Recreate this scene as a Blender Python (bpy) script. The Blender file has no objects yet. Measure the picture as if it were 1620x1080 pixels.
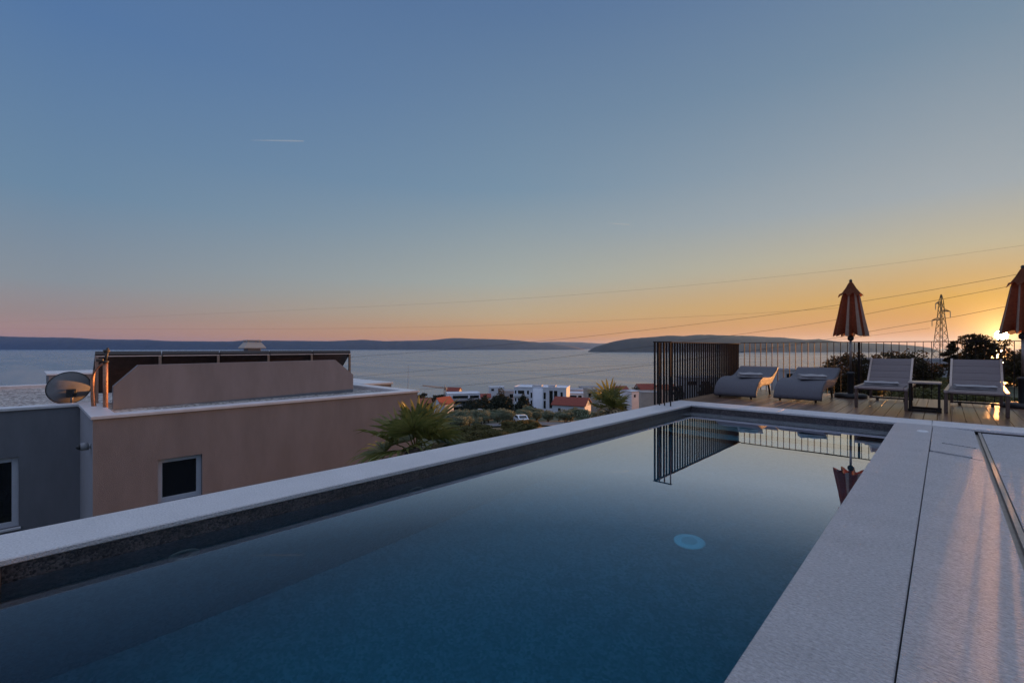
import bpy, math, random
from mathutils import Vector, Matrix, Euler
R = math.radians
S = bpy.context.scene
COL = S.collection
YAW = 43.3
CY, SY = math.cos(R(YAW)), math.sin(R(YAW))
F, U0, V0 = 726.0, 810.0, 550.0
# ------------------------------------------------------------------ measuring helpers
def C(u, Y):                      # ground position at photo column u, Y metres in front of the camera
    xc = (u - U0) / F * Y
    return (CY * xc - SY * Y, SY * xc + CY * Y)
def Z(v, Y):                      # height of photo row v at depth Y
    return 1 + (V0 - v) / F * Y
def P(u, v, Y):
    a = C(u, Y)
    return Vector((a[0], a[1], Z(v, Y)))
def lin(r, g, b):
    f = lambda c: (c / 255 / 12.92) if c / 255 <= .04045 else ((c / 255 + .055) / 1.055) ** 2.4
    return (f(r), f(g), f(b), 1)
# ------------------------------------------------------------------ object helpers
def tag(o, label=None, cat=None, group=None, kind=None):
    if label: o['label'] = label
    if cat: o['category'] = cat
    if group: o['group'] = group
    if kind: o['kind'] = kind
    return o
def thing(name, label, cat, loc=(0, 0, 0), rz=0, group=None):
    o = bpy.data.objects.new(name, None)
    o.empty_display_size = .2
    COL.objects.link(o)
    o.location = loc
    o.rotation_euler = (0, 0, rz)
    return tag(o, label, cat, group)
def kids(o):
    return [c for c in bpy.data.objects if c.parent == o]
def copy_tree(o, parent=None):
    c = o.copy()
    COL.objects.link(c)
    if parent: c.parent = parent
    for k in kids(o):
        copy_tree(k, c)
    return c
class MB:
    def __init__(s):
        s.v, s.f, s.m, s.sm = [], [], [], []
    def add(s, vs, fs, mi=0, smooth=False):
        b = len(s.v)
        s.v += [tuple(p) for p in vs]
        for f in fs:
            s.f.append(tuple(i + b for i in f)); s.m.append(mi); s.sm.append(smooth)
        return s
    def box(s, a, b, mi=0):
        x0, y0, z0 = a; x1, y1, z1 = b
        return s.add([(x0,y0,z0),(x1,y0,z0),(x1,y1,z0),(x0,y1,z0),(x0,y0,z1),(x1,y0,z1),(x1,y1,z1),(x0,y1,z1)],
                     [(3,2,1,0),(4,5,6,7),(0,1,5,4),(1,2,6,5),(2,3,7,6),(3,0,4,7)], mi)
    def bbox(s, a, b, r=.01, mi=0):       # box with chamfered edges along every edge
        x0, y0, z0 = a; x1, y1, z1 = b
        cx, cy, cz = (x0+x1)/2, (y0+y1)/2, (z0+z1)/2
        hx, hy, hz = (x1-x0)/2, (y1-y0)/2, (z1-z0)/2
        r = min(r, hx*.45, hy*.45, hz*.45)
        vs, idx = [], {}
        for sx in (-1, 1):
            for sy in (-1, 1):
                for sz in (-1, 1):
                    for ax in range(3):
                        d = [hx - r, hy - r, hz - r]; d[ax] = (hx, hy, hz)[ax]
                        idx[(sx, sy, sz, ax)] = len(vs)
                        vs.append((cx + sx*d[0], cy + sy*d[1], cz + sz*d[2]))
        fs = []
        for ax in range(3):
            o1, o2 = [i for i in range(3) if i != ax]
            for sg in (-1, 1):
                q = []
                for (a1, a2) in ((-1,-1),(1,-1),(1,1),(-1,1)):
                    k = [0,0,0]; k[ax] = sg; k[o1] = a1; k[o2] = a2
                    q.append(idx[(*k, ax)])
                fs.append(tuple(q))
        for ax in range(3):
            o1, o2 = [i for i in range(3) if i != ax]
            for a1 in (-1, 1):
                for a2 in (-1, 1):
                    q = []
                    for (sg, fx) in ((-1,o1),(1,o1),(1,o2),(-1,o2)):
                        k = [0,0,0]; k[ax] = sg; k[o1] = a1; k[o2] = a2
                        q.append(idx[(*k, fx)])
                    fs.append(tuple(q))
        for sx in (-1, 1):
            for sy in (-1, 1):
                for sz in (-1, 1):
                    fs.append(tuple(idx[(sx,sy,sz,ax)] for ax in range(3)))
        return s.add(vs, fs, mi)
    def cyl(s, p0, p1, r0, r1=None, n=12, mi=0, smooth=True, caps=True):
        p0, p1 = Vector(p0), Vector(p1)
        r1 = r0 if r1 is None else r1
        d = (p1 - p0).normalized()
        a = d.orthogonal().normalized(); b = d.cross(a)
        vs = []
        for p, r in ((p0, r0), (p1, r1)):
            vs += [p + a*(r*math.cos(2*math.pi*i/n)) + b*(r*math.sin(2*math.pi*i/n)) for i in range(n)]
        s.add(vs, [(i, (i+1) % n, n+(i+1) % n, n+i) for i in range(n)], mi, smooth)
        if caps:
            s.add(vs, [tuple(range(n-1, -1, -1)), tuple(range(n, 2*n))], mi, False)
        return s
    def tube(s, pts, r, n=8, mi=0):
        pts = [Vector(p) for p in pts]
        rs = r if isinstance(r, (list, tuple)) else [r]*len(pts)
        ref = Vector((0.13, 0.31, .94)).normalized()
        vs = []
        for i, p in enumerate(pts):
            d = (pts[min(i+1, len(pts)-1)] - pts[max(i-1, 0)]).normalized()
            a = d.cross(ref)
            a = a.normalized() if a.length > 1e-4 else d.orthogonal().normalized()
            b = d.cross(a)
            vs += [p + a*(rs[i]*math.cos(2*math.pi*k/n)) + b*(rs[i]*math.sin(2*math.pi*k/n)) for k in range(n)]
        fs = []
        for i in range(len(pts)-1):
            fs += [(i*n+k, i*n+(k+1) % n, (i+1)*n+(k+1) % n, (i+1)*n+k) for k in range(n)]
        s.add(vs, fs, mi, True)
        s.add(vs, [tuple(range(n-1, -1, -1)), tuple(range((len(pts)-1)*n, len(pts)*n))], mi, False)
        return s
    def lathe(s, prof, c=(0,0,0), n=24, mi=0, smooth=True):
        vs = []
        for r, z in prof:
            vs += [(c[0]+r*math.cos(2*math.pi*k/n), c[1]+r*math.sin(2*math.pi*k/n), c[2]+z) for k in range(n)]
        fs = []
        for i in range(len(prof)-1):
            fs += [(i*n+k, i*n+(k+1) % n, (i+1)*n+(k+1) % n, (i+1)*n+k) for k in range(n)]
        return s.add(vs, fs, mi, smooth)
    def bar(s, p0, p1, w, h, mi=0):       # rectangular bar between two points
        p0, p1 = Vector(p0), Vector(p1)
        d = (p1-p0).normalized()
        up = Vector((0,0,1)) if abs(d.z) < .95 else Vector((0,1,0))
        a = d.cross(up).normalized(); b = a.cross(d)
        vs = []
        for p in (p0, p1):
            vs += [p+a*w/2+b*h/2, p-a*w/2+b*h/2, p-a*w/2-b*h/2, p+a*w/2-b*h/2]
        return s.add(vs, [(0,1,2,3),(7,6,5,4),(0,4,5,1),(1,5,6,2),(2,6,7,3),(3,7,4,0)], mi)
    def wall(s, o, ux, uz, W, H, holes, n, depth, mi=0):
        # rectangle o + a*ux + b*uz with rectangular holes (a0,a1,b0,b1) and reveals going in along -n
        o, ux, uz, n = Vector(o), Vector(ux), Vector(uz), Vector(n)
        xs = sorted({0, W, *[h[0] for h in holes], *[h[1] for h in holes]})
        zs = sorted({0, H, *[h[2] for h in holes], *[h[3] for h in holes]})
        pt = lambda a, b, d=0: o + ux*a + uz*b - n*d
        for i in range(len(xs)-1):
            for j in range(len(zs)-1):
                mx, mz = (xs[i]+xs[i+1])/2, (zs[j]+zs[j+1])/2
                if any(h[0] < mx < h[1] and h[2] < mz < h[3] for h in holes): continue
                s.add([pt(xs[i],zs[j]),pt(xs[i+1],zs[j]),pt(xs[i+1],zs[j+1]),pt(xs[i],zs[j+1])], [(0,1,2,3)], mi)
        for h in holes:
            cs = [(h[0],h[2]),(h[1],h[2]),(h[1],h[3]),(h[0],h[3])]
            for k in range(4):
                a, b = cs[k], cs[(k+1) % 4]
                s.add([pt(*a),pt(*b),pt(*b,depth),pt(*a,depth)], [(0,1,2,3)], mi)
        return s
    def build(s, name, mats, parent=None, world=False, bevel=0, fixn=True):
        me = bpy.data.meshes.new(name)
        off = parent.location if (world and parent) else None
        vs = s.v if off is None else [(a-off.x, b-off.y, c-off.z) for a, b, c in s.v]
        me.from_pydata(vs, [], s.f)
        mats = mats if isinstance(mats, (list, tuple)) else [mats]
        for m in mats: me.materials.append(m)
        me.polygons.foreach_set('material_index', s.m)
        me.polygons.foreach_set('use_smooth', s.sm)
        me.update()
        if fixn:
            import bmesh
            bm = bmesh.new(); bm.from_mesh(me)
            bmesh.ops.remove_doubles(bm, verts=bm.verts, dist=1e-5)
            bmesh.ops.recalc_face_normals(bm, faces=bm.faces)
            bm.to_mesh(me); bm.free()
        o = bpy.data.objects.new(name, me)
        COL.objects.link(o)
        if parent: o.parent = parent
        if bevel:
            b = o.modifiers.new('bevel', 'BEVEL'); b.width = bevel; b.segments = 2; b.limit_method = 'ANGLE'
        return o
# ------------------------------------------------------------------ materials
def nn(nt, t, **kw):
    n = nt.nodes.new(t)
    for k, v in kw.items():
        if k == 'inp':
            for a, b in v.items(): n.inputs[a].default_value = b
        else: setattr(n, k, v)
    return n
def mat(name, col, rough=.6, scale=8, var=.25, bump=.0, bscale=None, metal=0, stretch=None, spec=.5, detail=6, col2=None, trans=0, coat=0, fine=None):
    m = bpy.data.materials.new(name); m.use_nodes = True
    nt = m.node_tree; b = nt.nodes['Principled BSDF']
    L = nt.links.new
    tc = nn(nt, 'ShaderNodeTexCoord'); mp = nn(nt, 'ShaderNodeMapping')
    if stretch: mp.inputs['Scale'].default_value = stretch
    L(tc.outputs['Object'], mp.inputs[0])
    no = nn(nt, 'ShaderNodeTexNoise', inp={'Scale': scale, 'Detail': detail, 'Roughness': .62})
    L(mp.outputs[0], no.inputs['Vector'])
    cr = nn(nt, 'ShaderNodeValToRGB')
    c = col[:3]
    if col2 is None:
        lo = [x*(1-var) for x in c]; hi = [min(1, x*(1+var)) for x in c]
    else: lo, hi = c, col2[:3]
    cr.color_ramp.elements[0].position = .3; cr.color_ramp.elements[1].position = .7
    cr.color_ramp.elements[0].color = (*lo, 1); cr.color_ramp.elements[1].color = (*hi, 1)
    L(no.outputs[0], cr.inputs[0]); L(cr.outputs[0], b.inputs['Base Color'])
    if fine:      # a second, much finer grain in the stone
        nf = nn(nt, 'ShaderNodeTexNoise', inp={'Scale': fine[0], 'Detail': 3, 'Roughness': .7}); L(mp.outputs[0], nf.inputs['Vector'])
        rf = nn(nt, 'ShaderNodeMapRange', inp={1: .3, 2: .7, 3: 1-fine[1], 4: 1+fine[1]}); L(nf.outputs[0], rf.inputs[0])
        vm = nn(nt, 'ShaderNodeVectorMath', operation='SCALE'); L(cr.outputs[0], vm.inputs[0]); L(rf.outputs[0], vm.inputs['Scale']); L(vm.outputs[0], b.inputs['Base Color'])
    b.inputs['Roughness'].default_value = rough; b.inputs['Metallic'].default_value = metal
    b.inputs['Specular IOR Level'].default_value = spec
    if coat: b.inputs['Coat Weight'].default_value = coat
    if bump:
        n2 = nn(nt, 'ShaderNodeTexNoise', inp={'Scale': bscale or scale*4, 'Detail': 5})
        L(mp.outputs[0], n2.inputs['Vector'])
        bp = nn(nt, 'ShaderNodeBump', inp={'Strength': bump, 'Distance': .02})
        L(n2.outputs[0], bp.inputs['Height']); L(bp.outputs[0], b.inputs['Normal'])
    if trans:
        tr = nn(nt, 'ShaderNodeBsdfTranslucent'); L(cr.outputs[0], tr.inputs[0])
        mx = nn(nt, 'ShaderNodeMixShader', inp={0: trans})
        L(b.outputs[0], mx.inputs[1]); L(tr.outputs[0], mx.inputs[2])
        L(mx.outputs[0], nt.nodes['Material Output'].inputs[0])
    return m
M = {}
M['coping'] = mat('pale_coping_stone', (.60,.585,.585), .5, 3, .06, .5, 90, fine=(90,.2))
M['slab'] = mat('brushed_limestone', (.44,.425,.43), .5, 2.5, .07, .9, 55, stretch=(1.0,1.7,1), spec=.38, fine=(60,.30))
M['joint'] = mat('dark_joint', (.03,.03,.032), .9, 20, .3)
M['riser'] = mat('channel_metal', (.35,.31,.28), .4, 20, .15, metal=.4)
M['render'] = mat('taupe_render', (.19,.193,.21), .95, 2.2, .13, .25, 160, stretch=(1,1,.3))
M['render2'] = mat('grey_render', (.195,.198,.215), .95, 2.2, .13, .25, 160, stretch=(1,1,.3))
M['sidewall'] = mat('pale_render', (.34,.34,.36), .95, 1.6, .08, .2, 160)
M['cap'] = mat('pale_metal_cap', (.66,.66,.68), .4, 5, .1, metal=.15)
M['white'] = mat('white_paint', (.72,.72,.72), .5, 4, .06)
M['frame'] = mat('window_frame_white', (.55,.56,.60), .45, 6, .06)
M['glass'] = mat('dark_window_glass', (.012,.015,.018), .04, 3, .2, spec=.6)
M['rail'] = mat('anthracite_steel', (.03,.025,.024), .8, 40, .25, spec=.1)
M['thinrail'] = mat('matt_dark_steel', (.028,.022,.021), .75, 40, .25, spec=.12)
M['wicker'] = mat('grey_lounger_weave', (.135,.132,.15), .7, 60, .16, 1.0, 130)
M['foot'] = mat('dark_foot', (.05,.045,.04), .5, 20, .2)
M['sling'] = mat('taupe_sling_fabric', (.17,.14,.138), .75, 120, .14, .3, 300)
M['alu'] = mat('brushed_aluminium', (.30,.26,.24), .35, 30, .12, metal=.85)
M['bronze'] = mat('bronze_tube', (.11,.08,.065), .35, 30, .15, metal=.6)  # lounger frame metal darkened, backlit shade of the legs put into its colour
M['towel'] = mat('pale_towel', (.42,.40,.40), .95, 90, .12, .8, 260)
M['black'] = mat('black_plastic', (.02,.02,.021), .55, 30, .3)
M['red'] = mat('terracotta_canvas', (.25,.075,.03), .9, 25, .2, .3, 150, trans=.5)
M['cream'] = mat('cream_canvas', (.40,.32,.24), .9, 25, .12, .3, 150, trans=.35)
M['copper'] = mat('pipe_lagging', (.45,.22,.13), .4, 18, .35, .5, 60, metal=.4)  # orange of the low sun is put into the lagging colour
M['panelback'] = mat('panel_back', (.07,.045,.04), .6, 8, .3)
M['panel'] = mat('collector_glass', (.01,.012,.02), .12, 3, .2)
M['dish'] = mat('grey_dish', (.27,.27,.28), .5, 6, .15)
M['roofred'] = mat('red_roof_tiles', (.25,.055,.035), .85, 3, .3, .5, 12)
M['rooforange'] = mat('orange_roof_tiles', (.30,.10,.045), .85, 3, .3, .5, 12)
M['townwhite'] = mat('white_town_render', (.72,.74,.78), .9, .4, .08)
M['towngrey'] = mat('grey_town_render', (.42,.42,.43), .9, .5, .12)
M['townbeige'] = mat('beige_town_render', (.48,.42,.36), .9, .5, .12)
M['bark'] = mat('bark', (.10,.075,.055), .9, 12, .4, .8, 40)
M['olive'] = mat('olive_leaves', (.12,.15,.085), .7, .9, .3, col2=(.26,.29,.19), trans=.15)
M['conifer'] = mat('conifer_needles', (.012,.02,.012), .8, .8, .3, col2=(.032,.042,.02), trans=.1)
M['oak'] = mat('oak_leaves', (.02,.024,.012), .75, 1.2, .3, col2=(.095,.06,.022), trans=.45)  # warm second tone carries the red tint of the backlight
M['scrub'] = mat('scrub_leaves', (.07,.075,.025), .75, 1.4, .3, col2=(.22,.18,.06), trans=.35)
M['palm'] = mat('palm_frond', (.075,.10,.025), .4, 3, .3, col2=(.28,.26,.075), trans=.4)
M['palmdry'] = mat('dry_palm_frond', (.24,.17,.09), .6, 3, .3, col2=(.40,.30,.16), trans=.25)
M['asphalt'] = mat('pale_tarmac', (.15,.15,.155), .9, 2, .2)
M['contrail'] = None

def wood():
    m = bpy.data.materials.new('deck_wood'); m.use_nodes = True
    nt = m.node_tree; b = nt.nodes['Principled BSDF']; L = nt.links.new
    tc = nn(nt, 'ShaderNodeTexCoord'); sp = nn(nt, 'ShaderNodeSeparateXYZ'); L(tc.outputs['Object'], sp.inputs[0])
    dv = nn(nt, 'ShaderNodeMath', operation='DIVIDE', inp={1: .145}); L(sp.outputs[0], dv.inputs[0])
    fl = nn(nt, 'ShaderNodeMath', operation='FLOOR'); L(dv.outputs[0], fl.inputs[0])
    wn = nn(nt, 'ShaderNodeTexWhiteNoise', noise_dimensions='1D'); L(fl.outputs[0], wn.inputs['W'])
    mp = nn(nt, 'ShaderNodeMapping'); mp.inputs['Scale'].default_value = (60, 2.5, 60); L(tc.outputs['Object'], mp.inputs[0])
    no = nn(nt, 'ShaderNodeTexNoise', inp={'Scale': 1, 'Detail': 6}); L(mp.outputs[0], no.inputs['Vector'])
    ad = nn(nt, 'ShaderNodeMath', operation='MULTIPLY_ADD', inp={1: .55, 2: 0}); L(wn.outputs[0], ad.inputs[0]); 
    a2 = nn(nt, 'ShaderNodeMath', operation='MULTIPLY_ADD', inp={1: .45}); L(no.outputs[0], a2.inputs[0]); L(ad.outputs[0], a2.inputs[2])
    cr = nn(nt, 'ShaderNodeValToRGB'); L(a2.outputs[0], cr.inputs[0])
    cr.color_ramp.elements[0].position = .15; cr.color_ramp.elements[1].position = .8
    cr.color_ramp.elements[0].color = (.085,.045,.027,1); cr.color_ramp.elements[1].color = (.24,.135,.083,1)
    L(cr.outputs[0], b.inputs['Base Color']); b.inputs['Roughness'].default_value = .33; b.inputs['Specular IOR Level'].default_value = .65
    bp = nn(nt, 'ShaderNodeBump', inp={'Strength': .3, 'Distance': .004}); L(no.outputs[0], bp.inputs['Height']); L(bp.outputs[0], b.inputs['Normal'])
    return m
M['wood'] = wood()
def pebble(name, lo, hi, scale, bump, rough=.8):
    m = bpy.data.materials.new(name); m.use_nodes = True
    nt = m.node_tree; b = nt.nodes['Principled BSDF']; L = nt.links.new
    tc = nn(nt, 'ShaderNodeTexCoord')
    vo = nn(nt, 'ShaderNodeTexVoronoi', inp={'Scale': scale}); L(tc.outputs['Object'], vo.inputs['Vector'])
    sp = nn(nt, 'ShaderNodeSeparateColor'); L(vo.outputs['Color'], sp.inputs[0])
    no = nn(nt, 'ShaderNodeTexNoise', inp={'Scale': scale*.12, 'Detail': 5}); L(tc.outputs['Object'], no.inputs['Vector'])
    mx = nn(nt, 'ShaderNodeMath', operation='MULTIPLY', inp={}); L(sp.outputs[0], mx.inputs[0]); L(no.outputs[0], mx.inputs[1])
    cr = nn(nt, 'ShaderNodeValToRGB'); L(mx.outputs[0], cr.inputs[0])
    cr.color_ramp.elements[0].position = .05; cr.color_ramp.elements[1].position = .5
    cr.color_ramp.elements[0].color = (*lo, 1); cr.color_ramp.elements[1].color = (*hi, 1)
    L(cr.outputs[0], b.inputs['Base Color']); b.inputs['Roughness'].default_value = rough
    bp = nn(nt, 'ShaderNodeBump', invert=True, inp={'Strength': bump, 'Distance': .02}); L(vo.outputs['Distance'], bp.inputs['Height']); L(bp.outputs[0], b.inputs['Normal'])
    return m
M['gravel'] = pebble('roof_gravel', (.12,.11,.10), (.62,.60,.57), 22, .9)
M['step'] = mat('pale_step_stone', (.72,.72,.72), .6, 12, .15)
M['drain'] = mat('white_drain_plastic', (.92,.93,.93), .4, 12, .03)
M['ring'] = mat('grey_blue_plastic', (.40,.42,.42), .5, 12, .1)
M['floor'] = pebble('pool_floor_mosaic', (.185,.20,.22), (.28,.295,.32), 60, .1, .5)
M['mosaic'] = pebble('pool_mosaic', (.016,.016,.02), (.115,.098,.095), 105, .12, .35)
def water_pool():
    m = bpy.data.materials.new('pool_water'); m.use_nodes = True
    nt = m.node_tree; nt.nodes.clear(); L = nt.links.new
    out = nn(nt, 'ShaderNodeOutputMaterial')
    tc = nn(nt, 'ShaderNodeTexCoord'); no = nn(nt, 'ShaderNodeTexNoise', inp={'Scale': 1.6, 'Detail': 3}); L(tc.outputs['Object'], no.inputs['Vector'])
    bp = nn(nt, 'ShaderNodeBump', inp={'Strength': .03, 'Distance': .01}); L(no.outputs[0], bp.inputs['Height'])
    rf = nn(nt, 'ShaderNodeBsdfRefraction', inp={'IOR': 1.333, 'Roughness': 0.0}); gl = nn(nt, 'ShaderNodeBsdfGlossy', inp={'Roughness': 0.0, 'Color': (.91,.92,1.0,1)})
    fr = nn(nt, 'ShaderNodeFresnel', inp={'IOR': 1.333})
    for n in (rf, gl, fr): L(bp.outputs[0], n.inputs['Normal'])
    cv = nn(nt, 'ShaderNodeValToRGB'); L(fr.outputs[0], cv.inputs[0]); e = cv.color_ramp.elements
    e.new(.06); e.new(.14); e.new(.25)
    for i, (p, c) in enumerate(((0,0),(.05,.03),(.12,.16),(.22,.66),(1,1))): e[i].position = p; e[i].color = (c,c,c,1)
    mx = nn(nt, 'ShaderNodeMixShader'); L(cv.outputs[0], mx.inputs[0]); L(rf.outputs[0], mx.inputs[1]); L(gl.outputs[0], mx.inputs[2])
    L(mx.outputs[0], out.inputs[0])
    va = nn(nt, 'ShaderNodeVolumeAbsorption', inp={'Color': (.02,.76,.90,1), 'Density': .95}); L(va.outputs[0], out.inputs[1])
    return m
M['poolwater'] = water_pool()
def sea():
    m = bpy.data.materials.new('sea_water'); m.use_nodes = True
    nt = m.node_tree; b = nt.nodes['Principled BSDF']; L = nt.links.new
    b.inputs['Base Color'].default_value = (.11,.16,.22,1); b.inputs['Roughness'].default_value = .4; b.inputs['IOR'].default_value = 1.5
    tc = nn(nt, 'ShaderNodeTexCoord')
    mp = nn(nt, 'ShaderNodeMapping'); mp.inputs['Rotation'].default_value = (0,0,R(38)); mp.inputs['Scale'].default_value = (.0012,.010,1)
    L(tc.outputs['Object'], mp.inputs[0])
    n1 = nn(nt, 'ShaderNodeTexNoise', inp={'Scale': .09, 'Detail': 6}); L(tc.outputs['Object'], n1.inputs['Vector'])
    n2 = nn(nt, 'ShaderNodeTexNoise', inp={'Scale': 1, 'Detail': 4}); L(mp.outputs[0], n2.inputs['Vector'])
    rr = nn(nt, 'ShaderNodeMapRange', inp={1: .35, 2: .65, 3: .22, 4: .31}); L(n2.outputs[0], rr.inputs[0]); L(rr.outputs[0], b.inputs['Roughness'])
    bp = nn(nt, 'ShaderNodeBump', inp={'Strength': .45, 'Distance': 1.2}); L(n1.outputs[0], bp.inputs['Height']); L(bp.outputs[0], b.inputs['Normal'])
    return m
M['sea'] = sea()
M['ground'] = mat('hillside_ground', (.04,.05,.022), .95, .35, .3, .6, 2.0, col2=(.11,.105,.06))
M['island'] = mat('island_scrub', (.012,.02,.02), .95, .004, .3, col2=(.035,.045,.04))

# ------------------------------------------------------------------ camera, sky, sun
cam = bpy.data.cameras.new('camera'); co = bpy.data.objects.new('camera', cam); COL.objects.link(co)
cam.sensor_width = 36; cam.lens = F/1620*36; cam.shift_y = (V0-540)/1620
cam.clip_start = .05; cam.clip_end = 90000
co.location = (0,0,1); co.rotation_euler = (R(90),0,R(YAW)); S.camera = co

SAZ, SEL = 3.55, 1.08
sdir = Vector((math.sin(R(SAZ))*math.cos(R(SEL)), math.cos(R(SAZ))*math.cos(R(SEL)), math.sin(R(SEL))))
def world():
    w = bpy.data.worlds.new('World'); S.world = w; w.use_nodes = True
    nt = w.node_tree; bg = nt.nodes['Background']; L = nt.links.new
    tc = nn(nt, 'ShaderNodeTexCoord')
    sp = nn(nt, 'ShaderNodeSeparateXYZ'); L(tc.outputs['Generated'], sp.inputs[0])
    def mth(op, a, b=None, c=None, clamp=False):
        n = nn(nt, 'ShaderNodeMath', operation=op, use_clamp=clamp)
        for i, x in enumerate((a, b, c)):
            if x is None: continue
            if isinstance(x, (int, float)): n.inputs[i].default_value = x
            else: L(x, n.inputs[i])
        return n.outputs[0]
    el = mth('ARCSINE', sp.outputs[2])
    el = mth('DIVIDE', el, math.pi/2, clamp=True)
    az = mth('ARCTAN2', sp.outputs[0], sp.outputs[1])
    d = mth('SUBTRACT', az, R(SAZ))
    # angle between azimuths, 0..pi
    cs = mth('COSINE', d); ang = mth('ARCCOSINE', cs)
    def ramp(stops):
        cr = nn(nt, 'ShaderNodeValToRGB'); e = cr.color_ramp.elements
        while len(e) < len(stops): e.new(.5)
        for i, (deg, c) in enumerate(stops):
            e[i].position = deg/90; e[i].color = c if len(c) == 4 else lin(*c)
        L(el, cr.inputs[0]); return cr.outputs[0]
    TOP = (.60,.68,.92,1)  # zenith above the view, brightened beyond real dusk to light the foreground
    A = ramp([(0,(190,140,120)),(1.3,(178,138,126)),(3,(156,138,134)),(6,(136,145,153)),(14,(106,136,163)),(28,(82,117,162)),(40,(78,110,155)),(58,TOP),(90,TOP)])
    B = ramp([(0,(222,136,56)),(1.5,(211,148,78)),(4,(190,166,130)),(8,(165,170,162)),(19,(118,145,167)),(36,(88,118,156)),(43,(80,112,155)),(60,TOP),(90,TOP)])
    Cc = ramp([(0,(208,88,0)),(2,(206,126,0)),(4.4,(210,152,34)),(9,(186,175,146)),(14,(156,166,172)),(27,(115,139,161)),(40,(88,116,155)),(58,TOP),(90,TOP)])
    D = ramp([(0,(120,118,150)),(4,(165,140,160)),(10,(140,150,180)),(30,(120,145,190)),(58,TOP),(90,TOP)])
    def mix(f, a, b):
        n = nn(nt, 'ShaderNodeMix', data_type='RGBA')
        L(f, n.inputs[0]); L(a, n.inputs[6]); L(b, n.inputs[7]); return n.outputs[2]
    def mr(a, b):
        n = nn(nt, 'ShaderNodeMapRange', interpolation_type='SMOOTHSTEP', inp={1: R(a), 2: R(b), 3: 0, 4: 1}); L(ang, n.inputs[0]); return n.outputs[0]
    def mrl(a, b):
        n = nn(nt, 'ShaderNodeMapRange', inp={1: R(a), 2: R(b), 3: 0, 4: 1}); L(ang, n.inputs[0]); return n.outputs[0]
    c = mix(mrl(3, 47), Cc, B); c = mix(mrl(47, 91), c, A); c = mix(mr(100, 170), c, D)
    # a share of the physical sky model, compressed to the exposure of the photograph
    sk = nn(nt, 'ShaderNodeTexSky', sky_type='NISHITA'); sk.sun_disc = False
    sk.sun_elevation = R(SEL); sk.sun_rotation = R(SAZ); sk.altitude = 60
    gm = nn(nt, 'ShaderNodeGamma', inp={1: .4}); L(sk.outputs[0], gm.inputs[0])
    sc = nn(nt, 'ShaderNodeVectorMath', operation='SCALE', inp={3: .28}); L(gm.outputs[0], sc.inputs[0])
    k = nn(nt, 'ShaderNodeMix', data_type='RGBA', inp={0: .035}); L(c, k.inputs[6]); L(sc.outputs[0], k.inputs[7])
    # sun disc and the bright air round it
    nv = nn(nt, 'ShaderNodeVectorMath', operation='DOT_PRODUCT', inp={1: sdir}); L(tc.outputs['Generated'], nv.inputs[0])
    a = mth('ARCCOSINE', mth('MINIMUM', nv.outputs['Value'], 1.0))
    deg = mth('MULTIPLY', a, 180/math.pi)
    g1 = mth('MULTIPLY', mth('EXPONENT', mth('MULTIPLY', deg, -1/1.0)), 2.4)
    g2 = mth('MULTIPLY', mth('EXPONENT', mth('MULTIPLY', deg, -1/3.0)), .30)
    ds = mth('MULTIPLY', mth('LESS_THAN', deg, .42), 60.0)
    def tint(val, col):
        n = nn(nt, 'ShaderNodeVectorMath', operation='SCALE'); n.inputs[0].default_value = col; L(val, n.inputs[3]); return n.outputs[0]
    def add(x, y):
        n = nn(nt, 'ShaderNodeVectorMath', operation='ADD'); L(x, n.inputs[0]); L(y, n.inputs[1]); return n.outputs[0]
    t = add(k.outputs[2], tint(g1, (1,.66,.2))); t = add(t, tint(g2, (1,.48,.04))); t = add(t, tint(ds, (1,.8,.5)))
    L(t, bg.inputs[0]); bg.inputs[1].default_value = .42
world()
sun = bpy.data.lights.new('sun', 'SUN'); so = bpy.data.objects.new('sun', sun); COL.objects.link(so)
sun.energy = 5.0; sun.angle = R(.5); sun.color = (1,.42,.13)
ldir = Vector((math.sin(R(3.35))*math.cos(R(SEL)), math.cos(R(3.35))*math.cos(R(SEL)), math.sin(R(SEL))))
so.rotation_euler = (-ldir).to_track_quat('-Z', 'Y').to_euler(); so.location = (0,60,30)
S.view_settings.view_transform = 'Standard'; S.view_settings.look = 'None'; S.view_settings.exposure = 1.25; S.view_settings.gamma = 1
S.cycles.max_bounces = 10; S.cycles.transmission_bounces = 8; S.cycles.volume_bounces = 1; S.cycles.transparent_max_bounces = 12
S.cycles.sample_clamp_indirect = 6; S.cycles.caustics_refractive = True; S.cycles.caustics_reflective = False

# ------------------------------------------------------------------ terrain, sea, islands
def interp(t, x):
    if x <= t[0][0]: return t[0][1]
    for (a, b), (c, d) in zip(t, t[1:]):
        if x <= c: return b + (d-b)*(x-a)/(c-a)
    return t[-1][1]
PL = [(0,-4.3),(14,-4.3),(46,-8),(190,-27),(400,-48),(570,-59.6),(610,-63),(1200,-66)]
PR = [(0,-4.3),(12,-3.6),(18,-2.4),(30,-2.0),(60,-3.2),(180,-9),(350,-32),(640,-59.5),(680,-63),(1200,-66)]
def ground(x, y):
    Yc = -x*SY + y*CY; Xc = x*CY + y*SY
    r = math.hypot(x, y); az = math.degrees(math.atan2(Xc, Yc))
    k = max(0, min(1, (az-28)/8)); k = k*k*(3-2*k)
    if az > 120 or az < -100: k = 0
    z = interp(PL, r)*(1-k) + interp(PR, r)*k
    if 20 < r < 640:
        a = min(1, (r-20)/40)
        z += a*(.5*math.sin(x*.11+1.3)*math.cos(y*.09) + .35*math.sin(x*.05-y*.07))
    return z
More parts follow.
